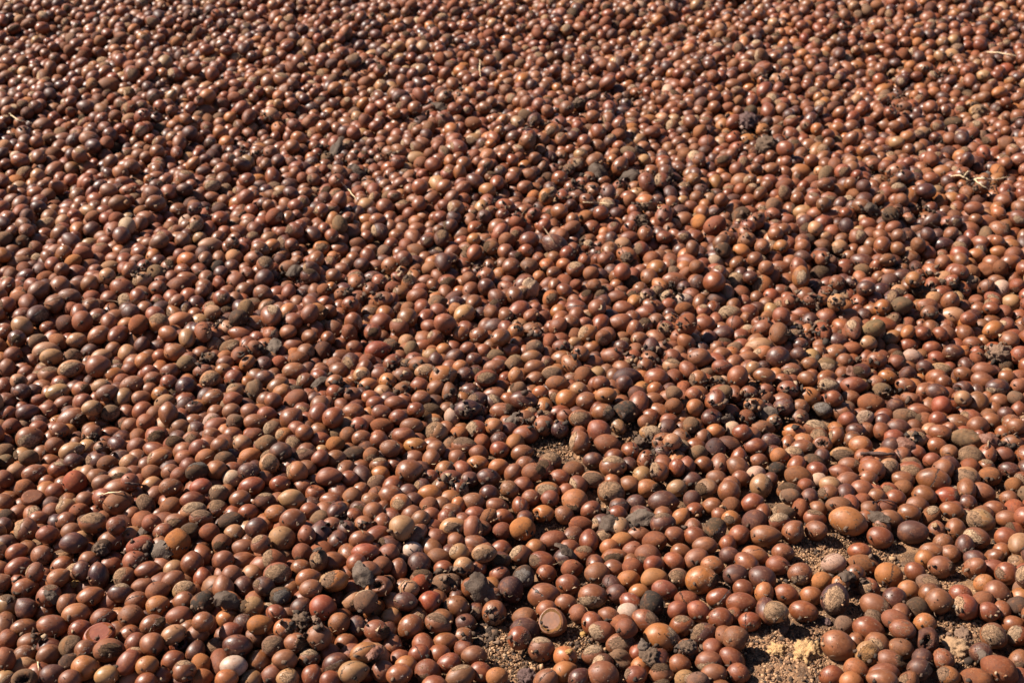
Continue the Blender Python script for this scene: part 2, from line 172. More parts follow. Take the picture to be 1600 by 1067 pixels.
def on_ground(u, v, z=0.0):
    d = ray(u, v)
    t = (CAM_H - z) / -d[2]
    for _ in range(4):
        p = CAMP + d * t
        t += (p[2] - z - gh(p[0], p[1])) / -d[2]
    return CAMP + d * t, t

def unit(v):
    v = np.asarray(v, float)
    return v / max(np.linalg.norm(v), 1e-9)

# ------------------------------------------------------------------ materials
def new_mat(name):
    m = bpy.data.materials.new(name); m.use_nodes = True
    return m, m.node_tree, m.node_tree.nodes['Principled BSDF']

class NB:
    def __init__(s, nt): s.nt = nt
    def n(s, t, **k):
        x = s.nt.nodes.new(t)
        for a, b in k.items(): setattr(x, a, b)
        return x
    def link(s, a, b): s.nt.links.new(a, b)
    def put(s, sock, v):
        if hasattr(v, 'is_linked') or isinstance(v, bpy.types.NodeSocket): s.link(v, sock)
        else: sock.default_value = v
    def math(s, op, a, b=None, c=None, clamp=False):
        x = s.n('ShaderNodeMath', operation=op); x.use_clamp = clamp
        for i, v in enumerate((a, b, c)):
            if v is not None: s.put(x.inputs[i], v)
        return x.outputs[0]
    def vmath(s, op, a, b=None, out=0):
        x = s.n('ShaderNodeVectorMath', operation=op)
        s.put(x.inputs[0], a)
        if b is not None:
            if op == 'SCALE': s.put(x.inputs['Scale'], b)
            else: s.put(x.inputs[1], b)
        return x.outputs[out]
    def noise(s, vec, scale, detail=3.0, rough=0.55):
        x = s.n('ShaderNodeTexNoise'); s.link(vec, x.inputs['Vector'])
        x.inputs['Scale'].default_value = scale; x.inputs['Detail'].default_value = detail; x.inputs['Roughness'].default_value = rough
        return x.outputs['Fac']
    def ramp(s, f, lo, hi, smooth=True):
        x = s.n('ShaderNodeMapRange'); x.interpolation_type = 'SMOOTHSTEP' if smooth else 'LINEAR'
        s.link(f, x.inputs['Value'])
        s.put(x.inputs['From Min'], lo); s.put(x.inputs['From Max'], hi)
        return x.outputs['Result']
    def mix(s, f, a, b, blend='MIX'):
        x = s.n('ShaderNodeMix', data_type='RGBA', blend_type=blend)
        s.put(x.inputs['Factor'], f); s.put(x.inputs['A'], a) if False else None
        for sock, v in ((x.inputs[6], a), (x.inputs[7], b)):
            s.put(sock, v)
        return x.outputs[2]
    def attr(s, name):
        return s.n('ShaderNodeAttribute', attribute_name=name)

def nut_material():
    m, nt, bs = new_mat('nut_skin'); b = NB(nt)
    col = b.attr('skin'); up = b.attr('upos'); pc = b.attr('patch'); pd = b.attr('pdir'); ck = b.attr('crack')
    seed = col.outputs['Alpha']
    off = b.n('ShaderNodeCombineXYZ')
    for i, k in enumerate((61.0, 37.0, 83.0)): b.link(b.math('MULTIPLY', seed, k), off.inputs[i])
    pos = b.vmath('ADD', up.outputs['Vector'], off.outputs[0])
    dull = b.attr('dull').outputs['Fac']; clean = b.math('SUBTRACT', 1.0, dull)
    # large and small tone variation of the shell
    n1 = b.noise(pos, 1.3, 3.0); n2 = b.noise(pos, 5.5, 4.0, .62); n3 = b.noise(pos, 26.0, 3.0, .6)
    tone = b.math('ADD', b.math('MULTIPLY', n1, 0.75), b.math('MULTIPLY', n2, 0.45))
    tone = b.math('ADD', tone, 0.42)
    c = b.vmath('SCALE', col.outputs['Color'], tone)
    c = b.mix(b.math('MULTIPLY', b.ramp(n1, .52, .70), .34), c, (0.28, 0.095, 0.032, 1))
    c = b.mix(b.math('MULTIPLY', b.ramp(b.noise(pos, 2.3, 5.0, .7), .54, .68), .45), c, (0.060, 0.019, 0.010, 1))     # lighter, oranger bloom
    # dry dusty film
    dust = b.math('MULTIPLY', b.ramp(n2, .50, .78), .24)
    c = b.mix(dust, c, (0.27, 0.135, 0.068, 1))
    n5 = b.noise(pos, 3.2, 5.0, .7)
    c = b.mix(b.math('MULTIPLY', b.ramp(n5, .52, .66), b.math('MULTIPLY', dull, .55)), c, (0.13, 0.065, 0.036, 1))
    c = b.mix(b.math('MULTIPLY', b.ramp(n5, .48, .36), b.math('MULTIPLY', dull, .6)), c, (0.040, 0.028, 0.022, 1))
    # dry ragged flecks where the skin has peeled, on some nuts more than others
    fk = b.noise(b.vmath('MULTIPLY', pos, (1.0, 1.7, 1.7)), 2.1, 6.0, .72)
    lo = b.math('ADD', .568, b.math('MULTIPLY', b.math('FRACT', b.math('MULTIPLY', seed, 17.3)), .16))
    fm = b.math('MULTIPLY', b.ramp(fk, lo, b.math('ADD', lo, .03)), clean)
    fcol = b.mix(b.ramp(n2, .42, .60), (0.10, 0.055, 0.034, 1), (0.32, 0.19, 0.11, 1))
    c = b.mix(b.math('MULTIPLY', fm, .75), c, fcol)
    # pinpricks: tiny pale grains and dark dots
    vo = b.n('ShaderNodeTexVoronoi'); b.link(pos, vo.inputs['Vector']); vo.inputs['Scale'].default_value = 9.0
    sep = b.n('ShaderNodeSeparateColor'); b.link(vo.outputs['Color'], sep.inputs[0])
    grain = b.math('MULTIPLY', b.math('LESS_THAN', vo.outputs['Distance'], b.math('MULTIPLY', sep.outputs[0], .14)), b.math('GREATER_THAN', sep.outputs[1], .76))
    c = b.mix(b.math('MULTIPLY', b.math('MULTIPLY', grain, clean), .75), c, (0.52, 0.38, 0.25, 1))
    vd = b.n('ShaderNodeTexVoronoi'); b.link(b.vmath('ADD', pos, (9.1, 3.3, 5.7)), vd.inputs['Vector']); vd.inputs['Scale'].default_value = 3.1
    sp2 = b.n('ShaderNodeSeparateColor'); b.link(vd.outputs['Color'], sp2.inputs[0])
    dot = b.math('MULTIPLY', b.math('LESS_THAN', vd.outputs['Distance'], b.math('MULTIPLY', sp2.outputs[0], .16)), b.math('GREATER_THAN', sp2.outputs[1], .72))
    c = b.mix(b.math('MULTIPLY', b.math('MULTIPLY', dot, clean), .8), c, (0.03, 0.016, 0.01, 1))
    # crack: a dark ragged line where the plane through the nut cuts the shell
    dt = b.vmath('DOT_PRODUCT', up.outputs['Vector'], ck.outputs['Vector'], out=1)
    wob = b.math('MULTIPLY', b.math('SUBTRACT', n2, .5), .55)
    cd_ = b.math('ABSOLUTE', b.math('ADD', dt, wob))
    has = b.math('GREATER_THAN', b.vmath('LENGTH', ck.outputs['Vector'], out=1), .2)
    crk = b.math('MULTIPLY', b.math('SUBTRACT', 1.0, b.ramp(cd_, .012, .055)), has)
    crk = b.math('MULTIPLY', crk, b.ramp(n1, .36, .46))
    # the rough scar or stuck soil
    dv = b.vmath('SUBTRACT', up.outputs['Vector'], pd.outputs['Vector'])
    dv = b.vmath('MULTIPLY', dv, (0.74, 1.0, 1.0))
    dist = b.vmath('LENGTH', dv, out=1)
    rag = b.math('MULTIPLY', b.math('SUBTRACT', n2, .5), .75)
    edge = b.math('SUBTRACT', b.math('ADD', dist, rag), pc.outputs['Alpha'])
    pm = b.math('SUBTRACT', 1.0, b.ramp(edge, -.02, .05))
    rim = b.math('MULTIPLY', b.ramp(edge, -.05, .02), pm)
    st = b.noise(b.vmath('MULTIPLY', pos, (1.6, 6.5, 6.5)), 1.5, 4.0, .7)         # fibres run along the nut
    n4 = b.noise(pos, 11.0, 4.0, .7)
    pcv = b.vmath('SCALE', pc.outputs['Color'], b.math('ADD', b.math('MULTIPLY', b.ramp(st, .34, .66), .75), b.math('ADD', b.math('MULTIPLY', b.ramp(n4, .35, .65), .55), .42)))
    pcv = b.mix(b.math('MULTIPLY', b.ramp(n4, .60, .70), .75), pcv, (0.035, 0.022, 0.016, 1))
    pcv = b.mix(b.math('MULTIPLY', b.ramp(n5, .50, .60), .62), pcv, (0.075, 0.045, 0.030, 1))
    pcv = b.mix(b.math('MULTIPLY', b.ramp(st, .56, .64), .35), pcv, col.outputs['Color'])
    v2 = b.n('ShaderNodeTexVoronoi', feature='DISTANCE_TO_EDGE'); b.link(b.vmath('ADD', pos, b.vmath('SCALE', up.outputs['Vector'], b.math('MULTIPLY', n2, .4))), v2.inputs['Vector']); v2.inputs['Scale'].default_value = 4.2
    fiss = b.math('MULTIPLY', b.math('SUBTRACT', 1.0, b.ramp(v2.outputs['Distance'], .0, .06)), b.ramp(n1, .42, .55))
    pcv = b.mix(b.math('MULTIPLY', fiss, .75), pcv, (0.035, 0.02, 0.014, 1))
    pcv = b.mix(b.math('MULTIPLY', rim, .5), pcv, (0.06, 0.03, 0.018, 1))
    c = b.mix(pm, c, pcv)
    c = b.mix(b.math('MULTIPLY', crk, .92), c, (0.012, 0.007, 0.005, 1))
    b.link(c, bs.inputs['Base Color'])
    sheen = b.math('FRACT', b.math('MULTIPLY', seed, 41.7))
    r = b.math('ADD', b.math('MULTIPLY', n2, .30), b.math('ADD', .24, b.math('MULTIPLY', sheen, .18)))
    r = b.math('ADD', r, b.math('MULTIPLY', b.ramp(n4, .5, .7), .10))
    r = b.math('ADD', r, b.math('MULTIPLY', dull, .42))
    r = b.math('ADD', r, b.math('MULTIPLY', b.math('MAXIMUM', pm, fm), .5), clamp=True)
    r = b.math('ADD', r, b.math('MULTIPLY', dust, .3), clamp=True)
    b.link(r, bs.inputs['Roughness'])
    b.link(b.math('SUBTRACT', .5, b.math('MULTIPLY', b.math('MAXIMUM', pm, dull), .4)), bs.inputs['Specular IOR Level'])
    hgt = b.math('ADD', b.math('MULTIPLY', n2, .010), b.math('MULTIPLY', b.math('MULTIPLY', b.math('ADD', n4, st), pm), .16))
    hgt = b.math('ADD', hgt, b.math('MULTIPLY', b.math('MULTIPLY', n4, dull), .07))
    hgt = b.math('ADD', hgt, b.math('MULTIPLY', b.math('MULTIPLY', fm, n4), .05))
    hgt = b.math('ADD', hgt, b.math('MULTIPLY', pm, .03))
    hgt = b.math('SUBTRACT', hgt, b.math('MULTIPLY', b.math('MULTIPLY', fiss, pm), .05))
    hgt = b.math('SUBTRACT', hgt, b.math('MULTIPLY', crk, .12))
    hgt = b.math('ADD', hgt, b.math('MULTIPLY', grain, .02))
    bp = b.n('ShaderNodeBump'); bp.inputs['Strength'].default_value = .8; bp.inputs['Distance'].default_value = .015
    b.link(hgt, bp.inputs['Height']); b.link(bp.outputs[0], bs.inputs['Normal'])
    return m

def earth_material():
    m, nt, bs = new_mat('earth'); b = NB(nt)
    g = b.n('ShaderNodeNewGeometry'); p = g.outputs['Position']
    n1 = b.noise(p, 3.0, 4); n2 = b.noise(p, 22.0, 6, .65); n3 = b.noise(p, 160.0, 4, .6); n4 = b.noise(p, 600.0, 3, .6)
    c = b.mix(b.ramp(n2, .38, .66), (0.060, 0.032, 0.019, 1), (0.24, 0.125, 0.064, 1))
    c = b.mix(b.math('MULTIPLY', b.ramp(n1, .5, .7), .6), c, (0.27, 0.145, 0.072, 1))
    c = b.mix(b.ramp(n3, .52, .72), c, (0.085, 0.050, 0.034, 1))
    c = b.mix(b.math('MULTIPLY', b.ramp(n4, .58, .7), .6), c, (0.5, 0.37, 0.24, 1))
    b.link(c, bs.inputs['Base Color']); bs.inputs['Roughness'].default_value = .95; bs.inputs['Specular IOR Level'].default_value = .15
    h = b.math('ADD', b.math('MULTIPLY', n3, .5), b.math('MULTIPLY', n4, .35)); h = b.math('ADD', h, n2)
    bp = b.n('ShaderNodeBump'); bp.inputs['Strength'].default_value = .9; bp.inputs['Distance'].default_value = .004
    b.link(h, bp.inputs['Height']); b.link(bp.outputs[0], bs.inputs['Normal'])
    return m

def rough_material(name, col, rough=.92, var=.55, scale=180.0, bump=.002):
    """soil, husk and straw: colour from the base or, where the mesh has it, its own tint"""
    m, nt, bs = new_mat(name); b = NB(nt)
    tc = b.n('ShaderNodeTexCoord').outputs['Object']
    oi = b.n('ShaderNodeObjectInfo').outputs['Random']
    sh = b.n('ShaderNodeCombineXYZ'); b.link(oi, sh.inputs[0]); b.link(oi, sh.inputs[2])
    p = b.vmath('ADD', tc, sh.outputs[0])
    n1 = b.noise(p, scale, 4, .65); n2 = b.noise(p, scale * 4.5, 3, .6)
    if col is None: base = b.attr('skin').outputs['Color']
    else:
        r = b.n('ShaderNodeRGB'); r.outputs[0].default_value = (*col, 1); base = r.outputs[0]
    f = b.math('ADD', b.math('MULTIPLY', n1, var * 1.6), 1.0 - var * .8)
    c = b.vmath('SCALE', base, f)
    c = b.mix(b.math('MULTIPLY', b.ramp(n2, .58, .72), .3), c, (0.30, 0.21, 0.14, 1))
    b.link(c, bs.inputs['Base Color']); bs.inputs['Roughness'].default_value = rough; bs.inputs['Specular IOR Level'].default_value = .25
    bp = b.n('ShaderNodeBump'); bp.inputs['Strength'].default_value = .9; bp.inputs['Distance'].default_value = bump
    b.link(b.math('ADD', n1, b.math('MULTIPLY', n2, .5)), bp.inputs['Height']); b.link(bp.outputs[0], bs.inputs['Normal'])
    return m

M_NUT = nut_material()
M_EARTH = earth_material()
M_CRUMB = rough_material('crumb', None, scale=300, bump=.001)
M_CLOD = {'dark': rough_material('dark_soil', (0.088, 0.053, 0.034)), 'brown': rough_material('brown_soil', (0.15, 0.088, 0.058)),
          'tan': rough_material('tan_soil', (0.27, 0.16, 0.088)), 'sand': rough_material('pale_sand', (0.47, 0.275, 0.125), scale=420, bump=.003),
          'yellow': rough_material('yellow_soil', (0.30, 0.165, 0.055)), 'plum': rough_material('reddish_black_soil', (0.085, 0.048, 0.042))}
M_HUSK = {'dark': rough_material('dark_husk', (0.062, 0.038, 0.025), .7, scale=120), 'grey': rough_material('grey_husk', (0.095, 0.064, 0.046), .75, scale=120),
          'brown': rough_material('brown_husk', (0.15, 0.062, 0.038), .55, scale=120), 'pale': rough_material('pale_husk', (0.36, 0.225, 0.140), .8, scale=120)}
M_STEM = {'pale': rough_material('pale_straw', (0.62, 0.46, 0.28), .7), 'dark': rough_material('dark_stem', (0.070, 0.038, 0.030), .75), 'brown': rough_material('brown_stem', (0.24, 0.15, 0.09), .8)}

# ------------------------------------------------------------------ object helpers
def tag(o, label=None, cat=None, group=None, kind=None):
    if label: o['label'] = label
    if cat: o['category'] = cat
    if group: o['group'] = group
    if kind: o['kind'] = kind
    return o

def mesh_obj(name, V, F, mat, loc=(0, 0, 0), parent=None, smooth=True):
    """V (n,3), F (m,3) triangles"""
    V = np.ascontiguousarray(V, dtype=np.float32); F = np.ascontiguousarray(F, dtype=np.int32)
    me = bpy.data.meshes.new(name)
    me.vertices.add(len(V)); me.vertices.foreach_set('co', V.ravel())
    me.loops.add(F.size); me.loops.foreach_set('vertex_index', F.ravel())
    me.polygons.add(len(F)); me.polygons.foreach_set('loop_start', np.arange(0, F.size, 3, dtype=np.int32))
    me.polygons.foreach_set('loop_total', np.full(len(F), 3, dtype=np.int32))
    if smooth: me.polygons.foreach_set('use_smooth', np.ones(len(F), dtype=bool))
    me.update(calc_edges=True)
    me.materials.append(mat)
    o = bpy.data.objects.new(name, me); COL.objects.link(o); o.location = loc
    if parent is not None: o.parent = parent
    return o

def set_attr(me, name, typ, arr):
    a = me.attributes.new(name, typ, 'POINT')
    key = {'FLOAT_VECTOR': 'vector', 'FLOAT_COLOR': 'color', 'FLOAT': 'value'}[typ]
    a.data.foreach_set(key, np.ascontiguousarray(arr, dtype=np.float32).ravel())

def ico(level):
    import bmesh
    bm = bmesh.new(); bmesh.ops.create_icosphere(bm, subdivisions=level, radius=1.0)
    V = np.array([v.co[:] for v in bm.verts]); F = np.array([[v.index for v in f.verts] for f in bm.faces])
    bm.free(); V /= np.linalg.norm(V, axis=1)[:, None]
    return V, F
ICO = {k: ico(k) for k in (1, 2, 3, 4)}

# ------------------------------------------------------------------ reading the lists
TILES = [(R3, 0, 534, 2.996), (R4, 534, 534, 2.996), (R5, 1068, 534, 2.998), (T1, 0, 853, 4.9875), (T2, 300, 853, 4.9875),
         (T3, 600, 853, 4.9875), (T4, 900, 853, 4.9875), (T5, 1200, 853, 4.9875), (T6, 1440, 853, 4.9875), (TL, 0, 0, 2.0), (TR, 800, 0, 2.0)]
SEEN = []       # dicts: u v w h ang col mark
for txt, ox, oy, sc in TILES:
    fresh = []
    for ent in txt.replace('\n', ';').split(';'):
        t = ent.split()
        if len(t) < 5: continue
        x, y, ww, hh = map(float, t[:4]); t = t[4:]
        ang = None
        try: ang = float(t[0]); t = t[1:]
        except ValueError: pass
        u, v = ox + x / sc, oy + y / sc
        if u > 1700: continue
        q = dict(u=u, v=v, w=ww / sc, h=hh / sc, ang=ang, col=t[0], mark=t[1] if len(t) > 1 else '')
        if any((q['u'] - s['u']) ** 2 + (q['v'] - s['v']) ** 2 < (0.27 * (q['w'] + s['w'])) ** 2 * .8 for s in SEEN): continue
        fresh.append(q)
    SEEN += fresh

# bare or nearly bare patches of earth (pixels of the photograph): x y rx ry
BARE = [(775, 985, 40, 22), (800, 1020, 48, 36), (905, 1000, 30, 22), (1195, 1020, 40, 52), (1245, 1015, 60, 60), (1270, 872, 45, 26), (1400, 868, 40, 16), (1490, 990, 36, 45), (1540, 985, 18, 28),
        (1310, 858, 95, 20), (1057, 887, 16, 10), (872, 705, 50, 26), (982, 682, 42, 22), (880, 814, 24, 24), (1255, 658, 54, 16), (1192, 935, 14, 16), (1500, 440, 26, 9),
        (1375, 748, 12, 14), (1510, 905, 30, 18), (955, 950, 14, 10), (1400, 905, 16, 12), (1335, 950, 12, 18), (1090, 900, 14, 8), (1470, 905, 28, 16), (1500, 1045, 24, 18)]
DEBRIS = [(1180, 215, 26, 12), (950, 277, 44, 11), (880, 300, 22, 7), (528, 235, 34, 8), (690, 170, 18, 6), (560, 275, 20, 7), (1300, 455, 26, 8), (905, 168, 18, 6), (1330, 42, 16, 5), (235, 175, 30, 5),
          (985, 155, 22, 6), (1060, 285, 18, 6), (600, 243, 22, 6), (1000, 350, 20, 7), (1365, 330, 18, 6), (455, 430, 18, 7), (1540, 290, 20, 6), (1200, 118, 18, 5), (345, 45, 16, 4)]
HOLLOWS = [(1025, 700, 22, 20), (700, 905, 18, 10), (545, 600, 18, 9), (840, 655, 22, 12), (480, 975, 22, 14), (1160, 640, 30, 12), (1180, 612, 18, 8), (720, 640, 18, 10), (745, 985, 20, 12), (1215, 662, 26, 8), (1460, 450, 34, 10),
           (640, 575, 26, 8), (1010, 555, 26, 11), (700, 752, 26, 9), (545, 815, 20, 9), (230, 865, 18, 10), (990, 822, 24, 11), (1075, 1008, 18, 10), (1330, 900, 18, 10), (150, 690, 14, 9), (410, 545, 22, 8), (1390, 610, 18, 8),
           (1420, 690, 14, 8), (1110, 605, 18, 8), (770, 940, 18, 12), (575, 975, 10, 8), (330, 560, 14, 7), (1545, 545, 20, 9), (1240, 610, 16, 6), (900, 545, 14, 6), (60, 1000, 10, 8), (20, 930, 12, 10), (1350, 560, 16, 6), (620, 610, 16, 7), (1580, 690, 10, 8)]
for _ in range(46):
    y_ = float(rng.uniform(15, 520)); k_ = .55 + y_ / 900
    DEBRIS.append((float(rng.uniform(10, 1590)), y_, 20 * k_ * float(rng.uniform(.6, 1.4)), 7 * k_ * float(rng.uniform(.6, 1.4))))
def hollow(u, v):
    return any(((u - x) / rx) ** 2 + ((v - y_) / ry) ** 2 < 1.2 for x, y_, rx, ry in HOLLOWS)
def thin(u, v):
    """0 where the nuts lie heaped, 1 where they lie one deep on the soil"""
    a = np.clip((u - 430) / 330, 0, 1) * np.clip((v - 590) / 170, 0, 1)
    return float(a * a * (3 - 2 * a))
def patchy(x, y):
    return mnoise.noise(Vector((x * 5.5, y * 5.5 + 3, 1.7))) + .6 * mnoise.noise(Vector((x * 13, y * 13, 7.1)))
def bare(u, v, grow=1.0):
    for x, y, rx, ry in BARE:
        if ((u - x) / (rx * grow)) ** 2 + ((v - y) / (ry * grow)) ** 2 < 1: return True
    return False

# ------------------------------------------------------------------ every nut: centre, axes, half sizes
P, AX, HS, SPEC = [], [], [], []     # SPEC: dict(col, mark, seen index or -1)
for i, s in enumerate(SEEN):
    ang = s['ang']
    a, b_ = s['w'] / 2, s['h'] / 2
    if ang is None: ang = rng.uniform(-10, 10) if a > b_ * 1.06 else (90 + rng.uniform(-10, 10) if b_ > a * 1.06 else rng.uniform(0, 180))
    elif abs(ang) > 45 and b_ > a: pass
    # the list gives the box-like size with its long side; the angle turns the long side
    la, sa = max(a, b_), min(a, b_)
    if s['v'] < 534: la, sa = la * .93, sa * .97
    g, t = on_ground(s['u'], s['v'], .013)
    depth = (g - CAMP) @ FW
    la, sa = la * depth / FPX, sa * depth / FPX
    la = max(la, .0136); sa = max(sa, la * .70, .0122)
    d = ray(s['u'], s['v'])
    ex = unit(np.cross(d, [0, 0, 1])); ey = np.cross(ex, d)
    th = R_(ang)
    e1 = ex * math.cos(th) + ey * math.sin(th)
    e2 = np.cross(-d, e1)
    P.append(g); AX.append(np.array([e1, e2, -d])); HS.append(np.array([la, sa, sa * rng.uniform(.92, 1.0)]))
    SPEC.append(dict(col=s['col'], mark=s['mark'], seen=i))
NS = len(P)

# coverage mask of the listed nuts, half resolution
mk = np.zeros((PH // 2 + 2, PW // 2 + 1), bool)
yy, xx = np.mgrid[0:mk.shape[0], 0:mk.shape[1]]
def stamp(u, v, a, b_, th):
    r = max(a, b_)
    x0, x1 = max(0, int((u - r) / 2)), min(mk.shape[1], int((u + r) / 2) + 2)
    y0, y1 = max(0, int((v - r) / 2)), min(mk.shape[0], int((v + r) / 2) + 2)
    if x1 <= x0 or y1 <= y0: return
    X = xx[y0:y1, x0:x1] * 2 - u; Y = -(yy[y0:y1, x0:x1] * 2 - v)
    c, s_ = math.cos(th), math.sin(th)
    mk[y0:y1, x0:x1] |= ((X * c + Y * s_) / a) ** 2 + ((-X * s_ + Y * c) / b_) ** 2 < 1
for s in SEEN: stamp(s['u'], s['v'], max(s['w'], s['h']) / 2, min(s['w'], s['h']) / 2, R_(s['ang'] or (0 if s['w'] >= s['h'] else 90)))

COLS, WTS = ['b', 'r', 'd', 'o', 't', 'g', 'k', 'p'], np.array([.40, .32, .15, .080, .040, .011, .004, .003])
def filler(x, y, z, rad, tilt=.5, layer=0):
    long_ = rad * rng.uniform(.98, 1.26) if rng.random() < .75 else rad * rng.uniform(1.2, 1.4)
    az = rng.uniform(0, math.pi * 2); el = rng.normal(0, tilt)
    e1 = np.array([math.cos(az) * math.cos(el), math.sin(az) * math.cos(el), math.sin(el)])
    e2 = unit(np.cross([0, 0, 1], e1)); e3 = np.cross(e1, e2)
    P.append(np.array([x, y, gh(x, y) + z])); AX.append(np.array([e1, e2, e3])); HS.append(np.array([long_, rad * rng.uniform(.95, 1.0), rad * rng.uniform(.9, 1.0)]))
    c = rng.choice(COLS, p=WTS / WTS.sum())
    r_ = rng.random(); mark = 's' if r_ < .13 else 'S' if r_ < .19 else 'm' if r_ < .225 else 'x' if r_ < .26 else 'w' if r_ < .275 else ''
    if mark and mark in 'sSm': mark += rng.choice(list('lrudc'))
    SPEC.append(dict(col=c, mark=mark, seen=-1, layer=layer))

# gaps between the listed nuts in the lower half: lower nuts peep through, save where earth is bare
for _ in range(26000):
    u, v = rng.uniform(0, PW), rng.uniform(534, PH)
    if mk[int(v / 2), int(u / 2)] or bare(u, v, 1.45) or hollow(u, v): continue
    g, t = on_ground(u, v, .009)
    depth = (g - CAMP) @ FW; rad = rng.uniform(.0125, .0155); rp = rad * FPX / depth
    x0, x1, y0, y1 = int((u - rp * .8) / 2), int((u + rp * .8) / 2) + 1, int((v - rp * .7) / 2), int((v + rp * .7) / 2) + 1
    sub = mk[max(y0, 0):y1, max(x0, 0):x1]
    if sub.mean() > .42 - .08 * thin(u, v): continue
    filler(g[0], g[1], .010, rad, layer=2); stamp(u, v, rp, rp * .9, 0)
NG = len(P)
# upper half and the margins outside the frame: two loose layers
D0 = .0300
seenP = np.array([[s['u'], s['v'], s['w'], s['h']] for s in SEEN])
row = 0; y = .80
while y < 4.25:
    half = (PW / 2 + 120) / FPX * (y * math.cos(PITCH) + CAM_H * math.sin(PITCH)) + .05
    x = -half + (row % 2) * D0 / 2
    while x < half:
        for L in (0, 1):
            pz = patchy(x, y)
            if L == 1 and rng.random() > np.clip(.58 + pz * 1.1, .12, .95): continue
            if L == 0 and pz < -.62 and rng.random() < .8: continue
            px, py = x + rng.normal(0, .003) + L * D0 * .5, y + rng.normal(0, .003) + L * .009
            rad = max(.0112, min(.0205, rng.normal(.0140, .0017)))
            z = rad + L * .020 + rng.uniform(0, .004)
            u, v, dz = project([px, py, gh(px, py) + z])
            inside = 0 <= u < PW and 0 <= v < PH
            if inside and v > 528:
                if L == 0 and not bare(u, v, 1.35) and not hollow(u, v) and rng.random() > thin(u, min(v, PH)) * .72:
                    filler(px, py, rad * .9, rad * .95, layer=3)
                continue
            if inside:
                if bare(u, v) or any(((u - x_) / rx_) ** 2 + ((v - y_) / ry_) ** 2 < 1 for x_, y_, rx_, ry_ in DEBRIS) and rng.random() < .8: continue
                rp = rad * FPX / dz
                dd = np.hypot(seenP[:, 0] - u, (seenP[:, 1] - v))
                if (dd < (.5 if L else .30) * (seenP[:, 2] / 2 + rp) * 1.25).any(): continue
            if v > PH - 1 and (L == 1 or v < PH + 24 or bare(u, min(v, PH - 2) - 18, 1.25)): continue
            if v > 528 and (u < -8 or u > PW + 8) and L == 1 and rng.random() < .5: continue
            filler(px, py, z, rad, layer=L)
        x += D0 * rng.uniform(.97, 1.07)
    y += D0 * .88; row += 1
P = np.array(P); AX = np.array(AX); HS = np.array(HS); N = len(P)
print('nuts', N, 'listed', NS, 'gap', NG - NS)

# ------------------------------------------------------------------ let them settle against one another
mean_r = HS.mean(1)
D = P - CAMP; RAYD = D / np.linalg.norm(D, axis=1)[:, None]
listed = np.arange(N) < NS
gap = (np.arange(N) >= NS) & (np.arange(N) < NG)
under = np.array([s_.get('layer', 0) == 3 for s_ in SPEC])
def openness(u, v):
    return min(1.0, min(math.hypot((u - x) / (rx + 26), (v - y_) / (ry + 22)) for x, y_, rx, ry in BARE) ** 3)
lift = np.zeros(N)
PROUD = [(117, 753), (155, 991), (365, 1040), (1325, 814), (864, 971), (627, 824), (978, 642), (1285, 694), (1020, 943), (1033, 996), (1304, 935), (1355, 1020), (316, 941), (504, 948), (731, 639), (153, 900), (983, 957), (1458, 749),
         (553, 1049), (277, 849), (1309, 1008), (816, 826), (441, 841), (1560, 1045), (591, 547), (942, 1053), (1427, 831), (639, 738), (1388, 906), (152, 570), (68, 723)]
def special(i):
    return any((SEEN[i]['u'] - x) ** 2 + (SEEN[i]['v'] - y_) ** 2 < 36 for x, y_ in PROUD)
proud = np.array([i < NS and special(i) for i in range(N)])
for i in range(NS): lift[i] = .016 * (1.6 if special(i) else rng.uniform(.45, 1.3)) * openness(SEEN[i]['u'], SEEN[i]['v'] + 6) * (1 - .85 * thin(SEEN[i]['u'], SEEN[i]['v'])) if SEEN[i]['v'] > 500 else 0
for i in range(NS, NG):
    uu, vv, _ = project(P[i]); lift[i] = .011 * openness(uu, vv + 6) * (1 - thin(uu, vv))
    P[i, 2] += lift[i]
P[:NS] += (P[:NS] - CAMP) * (-lift[:NS] / (CAM_H - P[:NS, 2]))[:, None]
wgt = np.where(listed, .35, 1.0)
vert = np.sqrt(((AX[:, :, 2] * HS) ** 2).sum(1))      # vertical half size
def pairs(P):
    kd = KDTree(N)
    for i in range(N): kd.insert(P[i], i)
    kd.balance(); I, J = [], []
    for i in range(N):
        for co, j, dist in kd.find_range(P[i], mean_r[i] + .026):
            if j > i: I.append(i); J.append(j)
    return np.array(I), np.array(J)
def radial(k, n):
    q = np.einsum('nij,nj->ni', AX[k], n) / HS[k]
    return 1 / np.sqrt((q ** 2).sum(1))
